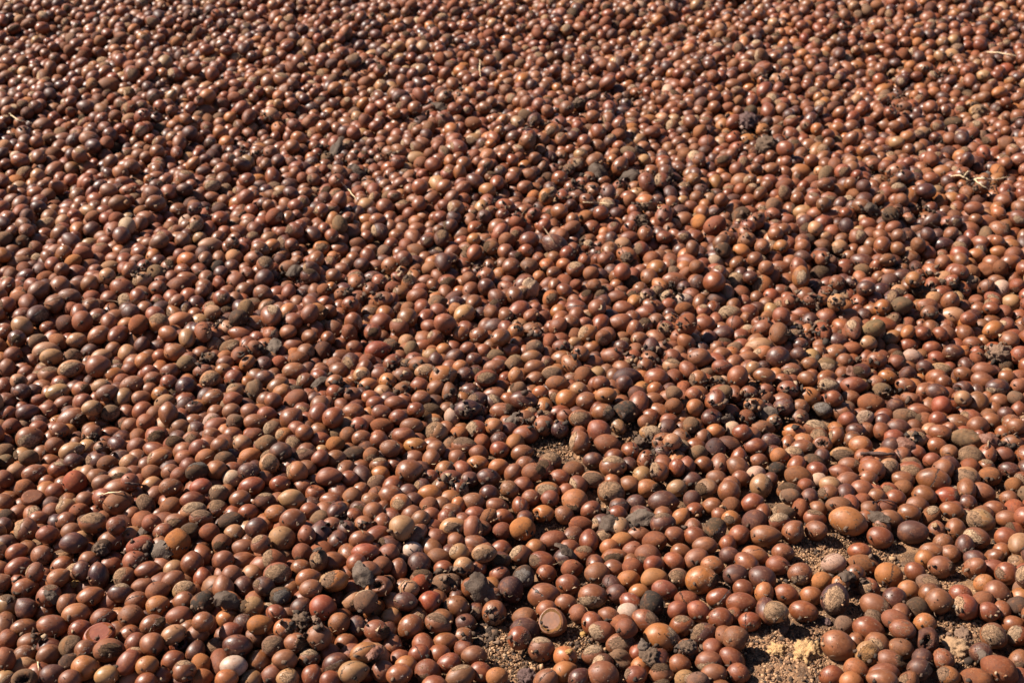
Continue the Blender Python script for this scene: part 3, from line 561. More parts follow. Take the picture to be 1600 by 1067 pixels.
for it in range(75):
    if it % 15 == 0: I, J = pairs(P)
    d = P[J] - P[I]; L = np.linalg.norm(d, axis=1) + 1e-9; n = d / L[:, None]
    ov = (radial(I, n) + radial(J, n)) * .95 - L
    m = ov > 0
    c = n[m] * (ov[m] / (wgt[I[m]] + wgt[J[m]]))[:, None]
    mv = np.zeros_like(P)
    for k in range(3):
        mv[:, k] += np.bincount(J[m], c[:, k] * wgt[J[m]], N) - np.bincount(I[m], c[:, k] * wgt[I[m]], N)
    cnt = np.maximum(1, np.bincount(I[m], minlength=N) + np.bincount(J[m], minlength=N))
    mv *= (np.minimum(1.0, 2.2 / cnt))[:, None]
    lim = np.linalg.norm(mv, axis=1); mv *= np.minimum(1, .004 / (lim + 1e-9))[:, None]
    P += mv
    g_ = .0009 * (1 - it / 90)
    wgt = np.where(proud, .12, np.where(listed, .35, 1.0))
    P[~listed, 2] -= g_
    # listed nuts keep to their place in the photograph: they slide along the line of sight
    q = P[:NS] - CAMP; al = (q * RAYD[:NS]).sum(1)
    al += g_ * .8 / -RAYD[:NS, 2] * .6
    P[:NS] = P[:NS] * .25 + (CAMP + RAYD[:NS] * al[:, None]) * .75
    gz = gh(P[:, 0], P[:, 1])
    P[:, 2] = np.maximum(P[:, 2], gz + vert * .93 + lift * .55)
    P[gap, 2] = np.minimum(P[gap, 2], (gz + vert * 1.05 + lift)[gap])
    P[under, 2] = np.minimum(P[under, 2], (gz + vert * 1.0)[under])
# the listed nuts end exactly on their lines of sight
q = P[:NS] - CAMP; al = (q * RAYD[:NS]).sum(1)
offp = np.linalg.norm(q - RAYD[:NS] * al[:, None], axis=1); print('drift mm', offp.mean() * 1000, offp.max() * 1000)
P[:NS] = CAMP + RAYD[:NS] * al[:, None]
# sizes follow the final distance so that each listed nut keeps its size in the photograph
dz = (P - CAMP) @ FW
for i in range(NS):
    g, t = on_ground(SEEN[i]['u'], SEEN[i]['v'], .013)
    k = dz[i] / ((g - CAMP) @ FW); HS[i] *= min(1.04, max(.93, k))

# ------------------------------------------------------------------ looks
BASE = {'r': (.138, .0345, .0110), 'b': (.142, .0450, .0150), 'd': (.062, .0175, .0080), 'o': (.218, .072, .019), 't': (.230, .108, .046), 'k': (.056, .031, .018), 'g': (.130, .070, .039),
        'p': (.30, .180, .117), 'R': (.175, .033, .010), 'D': (.038, .0105, .0065), 'O': (.235, .078, .018), 'P': (.34, .225, .165), 'K': (.026, .018, .013), 'T': (.240, .118, .048)}
SCAR = [(.31, .185, .108), (.24, .138, .080), (.19, .110, .068), (.36, .230, .142)]
def look_arrays():
    skin = np.zeros((N, 4)); patch = np.zeros((N, 4)); pdir = np.zeros((N, 3)); crack = np.zeros((N, 3)); dull = np.zeros(N)
    lump = np.full(N, .018); mound = np.zeros(N); flat = np.zeros((N, 4))
    for i in range(N):
        c, m = SPEC[i]['col'], SPEC[i]['mark']
        b_ = np.array(BASE[c]); j = 1 + rng.normal(0, .12 if i >= NS else .07); j = 1.0 if c.isupper() else j; b_ = b_ * j if c.isupper() else b_ * j * (1 + rng.normal(0, 1, 3) * (.03, .045, .05))
        skin[i, :3] = np.clip(b_, .008, .8); skin[i, 3] = rng.random()
        patch[i, 3] = -5; lump[i] = rng.uniform(.010, .026)
        if c in 'kKg': dull[i] = .85; lump[i] = .045
        elif c == 'p': dull[i] = .4
        elif rng.random() < .16: dull[i] = rng.uniform(.2, .7)
        V = -RAYD[i]; X = RT; U_ = np.cross(V, X) * 1.0; U_ = unit(U_) if U_[2] * 0 == 0 else UP
        if U_[2] < 0: U_ = -U_
        dirs = {'c': V * 1.0, 'l': -X * .95 + V * .5 + U_ * .2, 'r': X * .95 + V * .5, 'u': U_ * .95 + V * .55, 'd': -U_ * .7 + V * .65}
        k = m[0] if m else ''
        f = m[1] if len(m) > 1 else None
        if f is None: dw = unit(V * .8 + rng.normal(0, .75, 3))
        else: dw = unit(unit(dirs[f]) + rng.normal(0, .12, 3))
        dl = AX[i] @ dw
        if k in ('s', 'S', 'm'):
            pdir[i] = unit(dl)
            patch[i, 3] = {'s': rng.uniform(.42, .62), 'S': rng.uniform(.70, .92), 'm': rng.uniform(.45, .68)}[k]
            pcx = np.array((.085, .048, .027)) if k == 'm' else np.array(SCAR[rng.integers(4)]) * rng.uniform(.8, 1.1)
            if c in 'k' and k == 'S': pcx = np.array((.16, .13, .11)) * rng.uniform(.6, 1.1)
            if c in 'PpT' and k == 'S': pcx = b_ * 1.02
            patch[i, :3] = pcx
            mound[i] = .15 if k == 'm' else -.035
        elif k == 'h':
            pdir[i] = unit(dl); patch[i, 3] = .42; patch[i, :3] = (.010, .007, .006); mound[i] = -.75
        elif k == 'x':
            q = unit(np.cross(dl, rng.normal(0, 1, 3))) ; crack[i] = unit(q + dl * .15)
        elif k == 'w': lump[i] = .085; dull[i] = max(dull[i], .3)
        elif k == 'F':
            n_ = unit(np.array([0, 0, .85]) + V * .5) if SEEN[i]['v'] > 980 or SEEN[i]['v'] < 900 else unit(V * .8 + np.array([-.25, 0, .45]))
            flat[i, :3] = AX[i] @ n_; flat[i, 3] = .42; lump[i] = .008
        if 'x' in m and k != 'x': crack[i] = unit(rng.normal(0, 1, 3))
    return skin, patch, pdir, crack, dull, lump, mound, flat
skin, patch, pdir, crack, dull, lump, mound, flat = look_arrays()

def nut_shapes(idx, level):
    """local vertex positions (n, V, 3) in world orientation, and the unit sphere they come from"""
    U, F = ICO[level]; idx = np.asarray(idx); n = len(idx)
    r = np.random.default_rng(int(idx[0]) + 11)
    W = np.ones((n, len(U)))
    amp = lump[idx]
    for k in range(5):
        kk = r.normal(0, 1, (n, 3)); kk *= (np.array([1.4, 2.0, 2.9, 4.2, 6.0])[k] / np.linalg.norm(kk, axis=1))[:, None]
        ph = r.uniform(0, 6.28, n)
        W += (amp * (1.2, 1, .8, .55, .4)[k])[:, None] * np.sin(kk @ U.T + ph[:, None])
    wr = amp > .06
    if wr.any():
        kk = r.normal(0, 1, (n, 3)); kk *= 9 / np.linalg.norm(kk, axis=1)[:, None]
        W -= np.where(wr, .09, 0)[:, None] * np.abs(np.sin(kk @ U.T))
    # scar sinks a little, stuck soil stands out
    dd = U[None] - pdir[idx][:, None]; dist = np.sqrt((dd[..., 0] * .74) ** 2 + dd[..., 1] ** 2 + dd[..., 2] ** 2)
    k1 = r.normal(0, 5, (n, 3)); k2 = r.normal(0, 9, (n, 3))
    rag = .5 + .35 * np.sin(k1 @ U.T) * np.cos(k2 @ U.T) + .3 * np.sin((k2 * 1.7) @ U.T)
    pm = np.clip((patch[idx, 3][:, None] - dist + .07) / .14, 0, 1)
    mo = mound[idx][:, None]
    W += pm * np.where(mo > 0, mo * (.25 + rag), np.where(mo < -.5, mo, mo * (.6 + .8 * rag)))
    tipa = np.where(r.random(n) < .5, r.uniform(.04, .13, n), 0) * (flat[idx, 3] == 0)
    W += tipa[:, None] * np.exp(-((1 - U[:, 0]) / .05))[None] + (tipa * .5)[:, None] * np.exp(-((1 + U[:, 0]) / .10))[None]
    for _ in range(2):
        dn = r.normal(0, 1, (n, 3)); dn /= np.linalg.norm(dn, axis=1)[:, None]; da = np.where(r.random(n) < .45, r.uniform(.02, .085, n), 0)
        W -= da[:, None] * np.clip((dn @ U.T - .62) / .38, 0, 1) ** .8
    V = U[None] * W[..., None]
    tp = r.uniform(-.10, .13, n)[:, None]           # one end slimmer than the other
    V[..., 1:] *= (1 - tp * V[..., 0])[..., None]
    V[..., 1:] *= (1 - .06 * np.abs(V[..., 0]) ** 3)[..., None]
    fl = flat[idx]
    for q in np.where(fl[:, 3] > 0)[0]:
        nn = fl[q, :3]; h = V[q] @ nn; over = h > fl[q, 3]
        V[q][over] -= nn * (h[over] - fl[q, 3])[:, None]
    V = V * HS[idx][:, None]
    return np.einsum('nvi,nij->nvj', V, AX[idx]), U, F

def put_attrs(me, idx, U):
    nv = len(U); rep = lambda a: np.repeat(a[idx], nv, axis=0)
    set_attr(me, 'upos', 'FLOAT_VECTOR', np.tile(U, (len(idx), 1)))
    set_attr(me, 'skin', 'FLOAT_COLOR', rep(skin)); set_attr(me, 'patch', 'FLOAT_COLOR', rep(patch))
    set_attr(me, 'pdir', 'FLOAT_VECTOR', rep(pdir)); set_attr(me, 'crack', 'FLOAT_VECTOR', rep(crack)); set_attr(me, 'dull', 'FLOAT', rep(dull))

# ------------------------------------------------------------------ the setting: one sheet of packed earth
def ground():
    a = np.arange(-2.2, 2.201, .0125); far = np.array([2.4, 2.8, 3.5, 5, 8, 14, 25, 45, 80])
    xs = np.concatenate([-far[::-1], a, far])
    b_ = np.arange(.7, 4.9, .0125); ys = np.concatenate([[-80, -45, -25, -14, -8, -5, -3, -1.5, -.6, 0, .4, .6], b_, [5.1, 5.6, 6.5, 8, 11, 16, 25, 45, 80]])
    X, Y = np.meshgrid(xs, ys); Z = gh(X, Y)
    near = np.clip(1 - (np.maximum(np.abs(X) - 2.2, 0) + np.maximum(Y - 4.9, 0) + np.maximum(.7 - Y, 0)) / 2, 0, 1)
    r = np.random.default_rng(3)
    rough = np.zeros_like(Z)
    for sc_, am in ((25, .0012), (60, .0011), (140, .0009)):
        k = r.normal(0, sc_, (6, 2))
        for kx, ky in k: rough += am * .5 * np.sin(kx * X + ky * Y + r.uniform(0, 6))
    rough += r.normal(0, .0006, Z.shape)
    Z = Z * near + (rough - .001) * near
    V = np.stack([X, Y, Z], -1).reshape(-1, 3); nx, ny = len(xs), len(ys)
    ii = (np.arange(ny - 1)[:, None] * nx + np.arange(nx - 1)[None]).ravel()
    F = np.concatenate([np.stack([ii, ii + 1, ii + nx + 1], 1), np.stack([ii, ii + nx + 1, ii + nx], 1)])
    tag(mesh_obj('ground', V, F, M_EARTH), 'bare brown earth under the drying nuts', kind='structure')
ground()

# ------------------------------------------------------------------ which nuts become things of their own
uP, vP, zP = project(P)
cand = [i for i in range(NS) if -6 < SEEN[i]['u'] < PW + 6 and 0 < SEEN[i]['v'] < PH + 6]
def seen_area(i):
    s = SEEN[i]; x = min(PW, s['u'] + s['w'] / 2) - max(0, s['u'] - s['w'] / 2); y_ = min(PH, s['v'] + s['h'] / 2) - max(0, s['v'] - s['h'] / 2)
    return x * y_
cand.sort(key=lambda i: -seen_area(i))
THINGS = cand[:300]
# ------------------------------------------------------------------ labels: each nut by its look and by the most telling nut near it
MARKS = [  # x y (photo pixels), short name used in other labels, its own label
    (117, 753, 'bright red round nut', 'large bright red round nut standing out among brown ones at left'),
    (155, 991, 'flat-cut orange nut', 'orange red nut cut flat across its top, near the bottom left corner'),
    (365, 1040, 'pinkish white rough nut', 'pinkish white nut with a rough crumbly surface at the bottom edge'),
    (1325, 814, 'big golden brown nut', 'big golden brown elongated nut above gravelly soil, the longest of all'),
    (864, 971, 'round disc-faced nut', 'round brown nut with a dull flat disc face beside bare soil'),
    (627, 824, 'round tan nut', 'round tan nut, paler than the brown ones around it'),
    (978, 642, 'black crumbly nut', 'charcoal black crumbly nut beside a patch of bare tan soil'),
    (1285, 694, 'holed brown nut', 'brown nut with a round black hole facing the viewer'),
    (1020, 943, 'bluish charcoal nut', 'smooth bluish charcoal nut wedged behind a pale pinkish nut'),
    (1033, 996, 'two-tone orange nut', 'large nut, half glossy orange and half rough grey brown'),
    (1304, 935, 'upright purple-topped nut', 'upright nut, purplish on top with a grey rough patch in front'),
    (1355, 1020, 'pale striped nut', 'small pale tan nut with darker stripes between brown nuts'),
    (316, 941, 'fuzzy grey black nut', 'fuzzy grey black oval nut leaning among glossy brown ones'),
    (504, 948, 'smooth red nut', 'smooth round red nut touching a dark crumbly clod'),
    (731, 639, 'dark maroon nut', 'glossy dark maroon nut, the darkest near the centre'),
    (153, 900, 'upright purplish nut', 'upright oval purplish brown nut with a matt shell'),
    (983, 957, 'pale pinkish nut', 'pale pinkish smooth nut with a short black slit'),
    (1458, 749, 'large cracked brown nut', 'large wide brown nut with a pale crack along its lower side'),
    (553, 1049, 'pale cracked nut', 'pale nut in a cracked papery shell at the bottom edge'),
    (277, 849, 'round orange red nut', 'large round orange red nut, glossy, at left'),
    (1309, 1008, 'big dull brown nut', 'big dull brown egg-shaped nut beside the caked orange sand'),
    (816, 826, 'big orange nut', 'big smooth orange nut with a dark underside near the lower centre'),
    (441, 841, 'round light brown nut', 'large round light brown nut left of the lower centre'),
    (1560, 1045, 'big corner nut', 'big reddish brown glossy oval nut in the lower corner by a grey shard'),
    (591, 547, 'large shiny red nut', 'large shiny red brown nut, clean and bigger than its neighbours'),
    (942, 1053, 'large chestnut brown nut', 'large chestnut brown nut in front, at the bottom edge'),
    (1427, 831, 'clod-topped nut', 'glossy dark brown nut with a clod of soil on its top'),
    (639, 738, 'large spotted brown nut', 'large oval brown nut with tiny pale spots near the centre'),
    (1388, 906, 'dark-spotted orange nut', 'round orange nut with black specks on its front'),
    (152, 570, 'big round brown nut', 'big round smooth brown nut standing higher than its neighbours at left')]
WORD = {'r': 'reddish brown', 'b': 'brown', 'd': 'dark brown', 'o': 'orange brown', 't': 'tan', 'g': 'grey brown', 'k': 'charred black', 'p': 'pale pinkish', 'R': 'bright red', 'D': 'dark purplish', 'O': 'orange', 'P': 'whitish', 'K': 'black', 'T': 'pale tan'}
def look(i):
    s = SEEN[i]; r = max(s['w'], s['h']) / min(s['w'], s['h'])
    shape = 'round ' if r < 1.1 else 'long ' if r > 1.5 else 'oval '
    m = s['mark'][:1]
    tail = {'s': ' with small scar', 'S': ' with large scar', 'm': ' with stuck soil', 'x': ' with a crack', 'h': ' with a hole', 'w': ' with wrinkles'}.get(m, '')
    return shape + WORD[s['col']] + ' nut' + tail
def make_labels():
    named = {}
    for x, y_, short, full in MARKS:
        i = min(range(NS), key=lambda k: (SEEN[k]['u'] - x) ** 2 + (SEEN[k]['v'] - y_) ** 2)
        if i not in [v for v in named]: named[i] = (short, full)
    ORD = ['', 'second ', 'third ', 'fourth ', 'fifth ', 'sixth ']
    def sector(i, m):
        dx, dy = SEEN[i]['u'] - SEEN[m]['u'], (SEEN[m]['v'] - SEEN[i]['v']) * 1.25
        a = math.degrees(math.atan2(dy, dx)) % 360
        return ['to the right of', 'behind and right of', 'behind', 'behind and left of', 'to the left of', 'in front and left of', 'in front of', 'in front and right of'][int((a + 22.5) // 45) % 8]
    out = {i: f for i, (s, f) in named.items()}
    looks = {i: look(i) for i in range(NS)}
    used = set(out.values())
    for i in THINGS:
        if i in out: continue
        ms = sorted(named, key=lambda m: math.hypot(SEEN[i]['u'] - SEEN[m]['u'], (SEEN[i]['v'] - SEEN[m]['v']) * 1.3))
        best = None
        for m in ms[:5]:
            sec = sector(i, m); dist = lambda k: math.hypot(SEEN[k]['u'] - SEEN[m]['u'], (SEEN[k]['v'] - SEEN[m]['v']) * 1.25)
            same = sorted([k for k in range(NS) if k != m and looks[k] == looks[i] and sector(k, m) == sec], key=dist)
            rk = same.index(i)
            if rk > 5: continue
            lab = (('nearest ' if False else '') + ORD[rk] + looks[i] + ' ' + sec + ' the ' + named[m][0]).strip()
            sc_ = rk * 60 + dist(i)
            if len(lab.replace('-', ' ').split()) <= 16 and lab not in used and (best is None or sc_ < best[0]): best = (sc_, lab)
        if best is None:
            m = ms[0]; best = (0, looks[i] + ' ' + sector(i, m) + ' the ' + named[m][0]); print('NOLABEL', best[1])
        out[i] = best[1]; used.add(best[1])
    bad = [l for l in out.values() if not 4 <= len(l.split()) <= 16]
    print('labels', len(out), 'unique', len(set(out.values())), 'bad', bad[:3])
    print([out[i] for i in THINGS[:8]], [named[m][0] for m in named if m not in THINGS])
    return out

LABELS = make_labels()
for i in THINGS:
    V, U, F = nut_shapes([i], 4)
    o = mesh_obj('shea_nut', V[0], F, M_NUT, loc=P[i])
    put_attrs(o.data, np.array([i]), U)
    tag(o, LABELS[i], 'nut', 'shea nuts spread out to dry')
    if flat[i, 3] > 0:      # the dry disc of the cut
        n_ = unit(flat[i, :3] / HS[i]) @ AX[i]
        h = V[0] @ n_; top = h > h.max() - 1.5e-4
        ff = F[top[F].all(1)]; ids = np.unique(ff); mp = -np.ones(len(U), int); mp[ids] = np.arange(len(ids))
        W = V[0][ids].copy(); c = W.mean(0); rr = np.linalg.norm(W - c, axis=1); rr /= rr.max()
        W = c + (W - c) * .93 + n_ * (.0009 - .0011 * np.clip(1 - rr, 0, .35) / .35)[:, None]
        f = mesh_obj('cut_face', W, mp[ff], M_NUT, parent=o)
        sv = skin[i].copy(); keep = skin[i].copy(), patch[i].copy(), dull[i]
        skin[i, :3] = skin[i, :3] * np.array([1.0, 1.45, 1.5]); dull[i] = .9; crack[i] = 0
        rep = lambda a: np.repeat(a[[i]], len(ids), axis=0)
        set_attr(f.data, 'upos', 'FLOAT_VECTOR', U[ids] * 1.6)
        set_attr(f.data, 'skin', 'FLOAT_COLOR', rep(skin)); set_attr(f.data, 'patch', 'FLOAT_COLOR', rep(patch))
        set_attr(f.data, 'pdir', 'FLOAT_VECTOR', rep(pdir)); set_attr(f.data, 'crack', 'FLOAT_VECTOR', rep(crack)); set_attr(f.data, 'dull', 'FLOAT', rep(dull))
        skin[i], patch[i], dull[i] = keep

# the smaller and farther ones: one mass
rest = np.array([i for i in range(N) if i not in set(THINGS)])
near_frame = (uP[rest] > -40) & (uP[rest] < PW + 40) & (vP[rest] > -25) & (vP[rest] < PH + 60)
deep = np.array([SPEC[i].get('layer', 1) in (0, 3) for i in rest]); bottom = np.array([SPEC[i].get('layer', 1) == 3 for i in rest])
Vs, Fs, ids, nv0, Us = [], [], [], 0, []
for lev, sel in ((3, rest[near_frame & ~deep & (vP[rest] > 70)]), (2, rest[near_frame & ~deep & (vP[rest] <= 70)]), (3, rest[near_frame & deep & (vP[rest] > 330) & ~bottom]), (2, rest[near_frame & deep & ((vP[rest] <= 330) | bottom)]), (2, rest[~near_frame])):
    for c0 in range(0, len(sel), 500):
        ch = sel[c0:c0 + 500]
        V, U, F = nut_shapes(ch, lev)
        V = V + P[ch][:, None]
        Fs.append((F[None] + (np.arange(len(ch)) * len(U))[:, None, None]).reshape(-1, 3) + nv0); Vs.append(V.reshape(-1, 3))
        ids.append(np.repeat(ch, len(U))); Us.append(np.tile(U, (len(ch), 1))); nv0 += V.shape[0] * V.shape[1]
o = mesh_obj('shea_nuts', np.concatenate(Vs), np.concatenate(Fs), M_NUT)
ids = np.concatenate(ids); me = o.data
set_attr(me, 'upos', 'FLOAT_VECTOR', np.concatenate(Us))
for nm, ty, arr in (('skin', 'FLOAT_COLOR', skin), ('patch', 'FLOAT_COLOR', patch), ('pdir', 'FLOAT_VECTOR', pdir), ('crack', 'FLOAT_VECTOR', crack), ('dull', 'FLOAT', dull)):
    set_attr(me, nm, ty, arr[ids])
tag(o, 'thousands of small brown shea nuts spread across the ground behind the nearer ones', kind='stuff')
print('tris of the mass', len(me.polygons))

# ------------------------------------------------------------------ where a line of sight first meets the pile
def surf_hit(u, v):
    u = np.atleast_1d(u); v = np.atleast_1d(v)
    d = FW + ((u - PW / 2) / FPX)[:, None] * RT - ((v - PH / 2) / FPX)[:, None] * UP
    d /= np.linalg.norm(d, axis=1)[:, None]
    out = np.zeros((len(u), 3)); nrm = np.zeros((len(u), 3)); on = np.zeros(len(u), int) - 1
    for c0 in range(0, len(u), 200):
        dd = d[c0:c0 + 200]
        q = (P - CAMP)
        b_ = dd @ q.T; c = (q ** 2).sum(1)[None] - (mean_r * .97)[None] ** 2; disc = b_ ** 2 - c
        t = np.where(disc > 0, b_ - np.sqrt(np.maximum(disc, 0)), 1e9)
        k = t.argmin(1); tm = t[np.arange(len(dd)), k]
        tg = np.array([on_ground(uu, vv, 0)[1] for uu, vv in zip(u[c0:c0 + 200], v[c0:c0 + 200])])
        hitn = tm < tg; tt = np.where(hitn, tm, tg)
        pos = CAMP + dd * tt[:, None]; out[c0:c0 + 200] = pos
        nn = np.where(hitn[:, None], (pos - P[k]) / mean_r[k][:, None], np.array([0, 0, 1.0]))
        nrm[c0:c0 + 200] = nn; on[c0:c0 + 200] = np.where(hitn, k, -1)
    return out, nrm, on

def frame_from(n, spin):
    n = unit(n); a = unit(np.cross(n, [0.3, .9, .2])); b_ = np.cross(n, a)
    c, s = math.cos(spin), math.sin(spin)
    return np.array([a * c + b_ * s, -a * s + b_ * c, n])

# ------------------------------------------------------------------ clods
def clod(u, v, size, tone, label, squash=.75, level=4, rough=1.0):
    q, nn, _ = surf_hit(u, v); q, nn = q[0], nn[0]
    depth = (q - CAMP) @ FW; r = size / 2 * depth / FPX
    U, F = ICO[level]; s0 = float(rng.uniform(0, 50))
    W = np.array([1 + rough * (.30 * mnoise.noise(Vector(x * 1.5 + s0)) + .30 * mnoise.noise(Vector(x * 3.7 + s0)) - .28 * abs(mnoise.noise(Vector(x * 6 + s0))) + .12 * mnoise.noise(Vector(x * 13 + s0))) for x in U])
    V = U * W[:, None] * np.array([1, rng.uniform(.75, .95), squash]) * r
    A = frame_from(nn * .4 + np.array([0, 0, 1]), rng.uniform(0, 6.28))
    V = V @ A
    p = q + np.array([0, 0, r * squash * .35])
    o = mesh_obj('soil_clod', V, F, M_CLOD[tone], loc=p, smooth=False)
    tag(o, label, 'clod of soil', 'clods of dried soil among the nuts')

CLODS = '''472,972,36,dark,dark crumbly clod touching the round bright red nut near the bottom edge
494,970,19,brown,small brown clod between the round red nut and the orange nut
825,1060,38,plum,reddish black clod at the bottom edge below the bare soil patch
1562,557,43,brown,round gritty grey brown clod as big as a nut near the right edge
1504,992,34,brown,flat light brown clod lying on the gravelly bare soil at lower right
1482,991,12,brown,pea-sized round clod beside the flat light brown clod
1494,1014,50,tan,wide tan slab of dried soil below the flat light brown clod
1292,974,20,plum,small round dark clod in the gravel left of the big reddish brown nut
1224,986,20,brown,angular brown clod above the pale orange sand patch
1168,192,34,plum,lumpy reddish black clod among small nuts, upper right of centre
1198,232,40,dark,wide black clod just below the lumpy reddish black clod
1002,350,32,dark,black shrivelled clod right of the pale hooked fibre
1014,1031,40,dark,flaky charcoal clod under the big two-tone orange nut
1001,697,34,dark,long charcoal clod beside the bare tan soil near the black crumbly nut
157,861,28,dark,dark gritty clod above the upright purplish brown nut
1436,813,32,brown,grey brown clod stuck on top of the glossy dark brown nut
911,991,16,yellow,small yellowish lump beside the nut with a pale half, near the flat disc nut
889,1018,15,yellow,small orange lump on bare soil below the flat disc nut
118,914,17,yellow,small yellow brown lump left of the upright purplish brown nut
1214,1017,34,sand,pale orange lump of caked sand, left half of the sand patch
1262,1021,54,sand,large crumbly lump of pale orange caked sand
980,405,22,dark,dark crumbly clod among nuts right of the black shrivelled clod
904,165,26,dark,black clod in shadow among the far nuts near the top
1460,822,12,tan,pinch-sized tan clod beside the glossy dark nut with a clod on top
1075,1011,30,dark,dark flat clod behind the two-tone orange nut'''
print('cut', [i for i in THINGS if flat[i, 3] > 0])
for ln in CLODS.split('\n'):
    a = ln.split(',', 4); u, v, sz = map(float, a[:3])
    clod(u, v, sz * .9, a[3], a[4].replace(',', ' ') if False else a[4], squash=.45 if 'flat' in a[4] or 'slab' in a[4] or a[3] == 'sand' else .72, level=4 if sz > 16 else 3, rough=1.5 if a[3] == 'sand' else 1.1)

# ------------------------------------------------------------------ torn husks and dry leaf flakes
def husk(u, v, size, tone, label, curl=.9, lengthen=1.0, name='husk_fragment', cat='husk fragment'):
    q, nn, _ = surf_hit(u, v); q, nn = q[0], nn[0]
    depth = (q - CAMP) @ FW; r = size / 2 * depth / FPX
    n = 13; s0 = float(rng.uniform(0, 90)); V = []
    for a in range(n):
        for b_ in range(n):
            x, y_ = a / (n - 1) * 2 - 1, b_ / (n - 1) * 2 - 1
            k = math.sqrt(1 - .5 * y_ * y_), math.sqrt(1 - .5 * x * x); x, y_ = x * k[0], y_ * k[1]
            t = math.atan2(y_, x); rag = 1 + .34 * mnoise.noise(Vector((math.cos(t) * 1.6 + s0, math.sin(t) * 1.6, s0))) + .16 * mnoise.noise(Vector((math.cos(t) * 5 + s0, math.sin(t) * 5, s0)))
            x, y_ = x * rag * lengthen, y_ * rag * .8
            z = curl * (.55 - .55 * (x * x / lengthen ** 2 + y_ * y_ * 1.5)) + .22 * mnoise.noise(Vector((x * 2.2, y_ * 2.2, s0)))
            V.append((x, y_, z))
    V = np.array(V) * r
    th = max(.0006, r * .06)
    idx = np.arange(n * n).reshape(n, n)
    a, b_, c, d = idx[:-1, :-1].ravel(), idx[1:, :-1].ravel(), idx[1:, 1:].ravel(), idx[:-1, 1:].ravel()
    F = np.concatenate([np.stack([a, b_, c], 1), np.stack([a, c, d], 1)])
    rim = np.concatenate([idx[0, :], idx[1:, -1], idx[-1, -2::-1], idx[-2:0:-1, 0]])
    m = len(V); r2 = np.roll(rim, -1)
    F = np.concatenate([F, F[:, ::-1] + m, np.stack([rim, r2, r2 + m], 1), np.stack([rim, r2 + m, rim + m], 1)])
    V = np.concatenate([V, V - np.array([0, 0, th])])
    A = frame_from(nn * .5 + np.array([0, -.25, .6]) + rng.normal(0, .3, 3), rng.uniform(0, 6.28))
    o = mesh_obj(name, V @ A, F, M_HUSK[tone], loc=q + np.array([0, 0, .0035]) + unit(nn) * r * .12)
    tag(o, label, cat, 'torn husks and flakes among the nuts')
HUSKS = '''746,920,50,dark,1.0,1.0,black hollow husk split open just above the bare soil at the bottom
251,866,46,grey,.7,1.1,grey frayed husk leaning on the red scarred nut at lower left
354,941,34,dark,1.4,1.3,dark curled stalk-like husk right of the fuzzy grey black nut
567,900,38,grey,.8,1.2,grey brown husk flake beside the scarred orange nut
804,660,30,grey,.5,1.1,dark grey leaf flake right of the dark maroon nut
951,822,40,dark,.8,1.0,large dark husk flake above the reddish oval nut
1000,812,36,grey,.6,1.2,grey dry flake next to the large dark husk flake
1195,646,32,grey,.5,1.3,flat grey dry leaf among nuts near the bare strip of soil
1160,636,28,brown,.9,1.0,reddish brown curled husk left of the flat grey dry leaf
1137,660,30,dark,1.0,1.1,spiky dark husk behind the dark maroon nut at right
228,833,28,dark,.9,1.3,black torn husk between nuts above the round orange nut
461,427,30,dark,1.0,1.0,black hollow husk among small nuts left of centre
500,600,24,dark,.8,1.2,small black flake beside the purplish nuts left of centre
557,270,24,dark,.7,1.3,black dry flake below the pale straw in the upper middle
528,235,34,dark,.8,1.2,dark torn husk behind the pale straw
430,545,30,grey,.5,1.0,slate grey flat flake among nuts left of centre
1360,330,30,dark,1.2,1.0,black hollow husk cup in the right upper part
585,1022,26,brown,1.0,1.7,peeling brown husk strip standing off the cracked orange nut
1305,455,36,grey,.9,1.3,grey brown open husk beside the tan scarred nuts at right
1538,1030,24,grey,.9,1.2,grey curved husk shard touching the big reddish nut in the corner
1370,812,26,dark,.4,1.7,thin dark flake tucked beside the big golden brown nut
882,862,28,dark,.6,1.2,dark dry flake behind the red oval nuts at lower centre
1322,905,30,dark,1.0,1.0,black flaky husk above the upright two-coloured nut
935,272,36,dark,1.2,1.1,wide black crumpled husk right of centre near the top
988,280,32,dark,1.3,1.0,round black crumpled husk next to the wide one
828,453,36,pale,.8,1.0,pale tan broken shell standing upright near the centre
1545,690,26,brown,.9,1.1,brown husk scrap under the tan striped nut at right
1000,240,26,dark,.8,1.3,black husk flake among far nuts above the crumpled husks
690,172,26,dark,.8,1.2,dark husk flake among far nuts in the upper middle
1330,585,24,brown,.8,1.2,reddish husk scrap beside the grey scarred nuts at right
497,862,16,dark,.6,1.4,tiny dark flake above the round brown nuts
1418,700,30,brown,1.2,1.3,brown husk curling round the dark red glossy nut
82,935,22,dark,.8,1.3,small dark husk scrap left of the orange cracked nut
1005,1013,22,grey,.8,1.0,small grey flake left of the flaky charcoal clod'''
for ln in HUSKS.split('\n'):
    a = ln.split(',', 6); husk(float(a[0]), float(a[1]), float(a[2]), a[3], a[6], float(a[4]), float(a[5]))

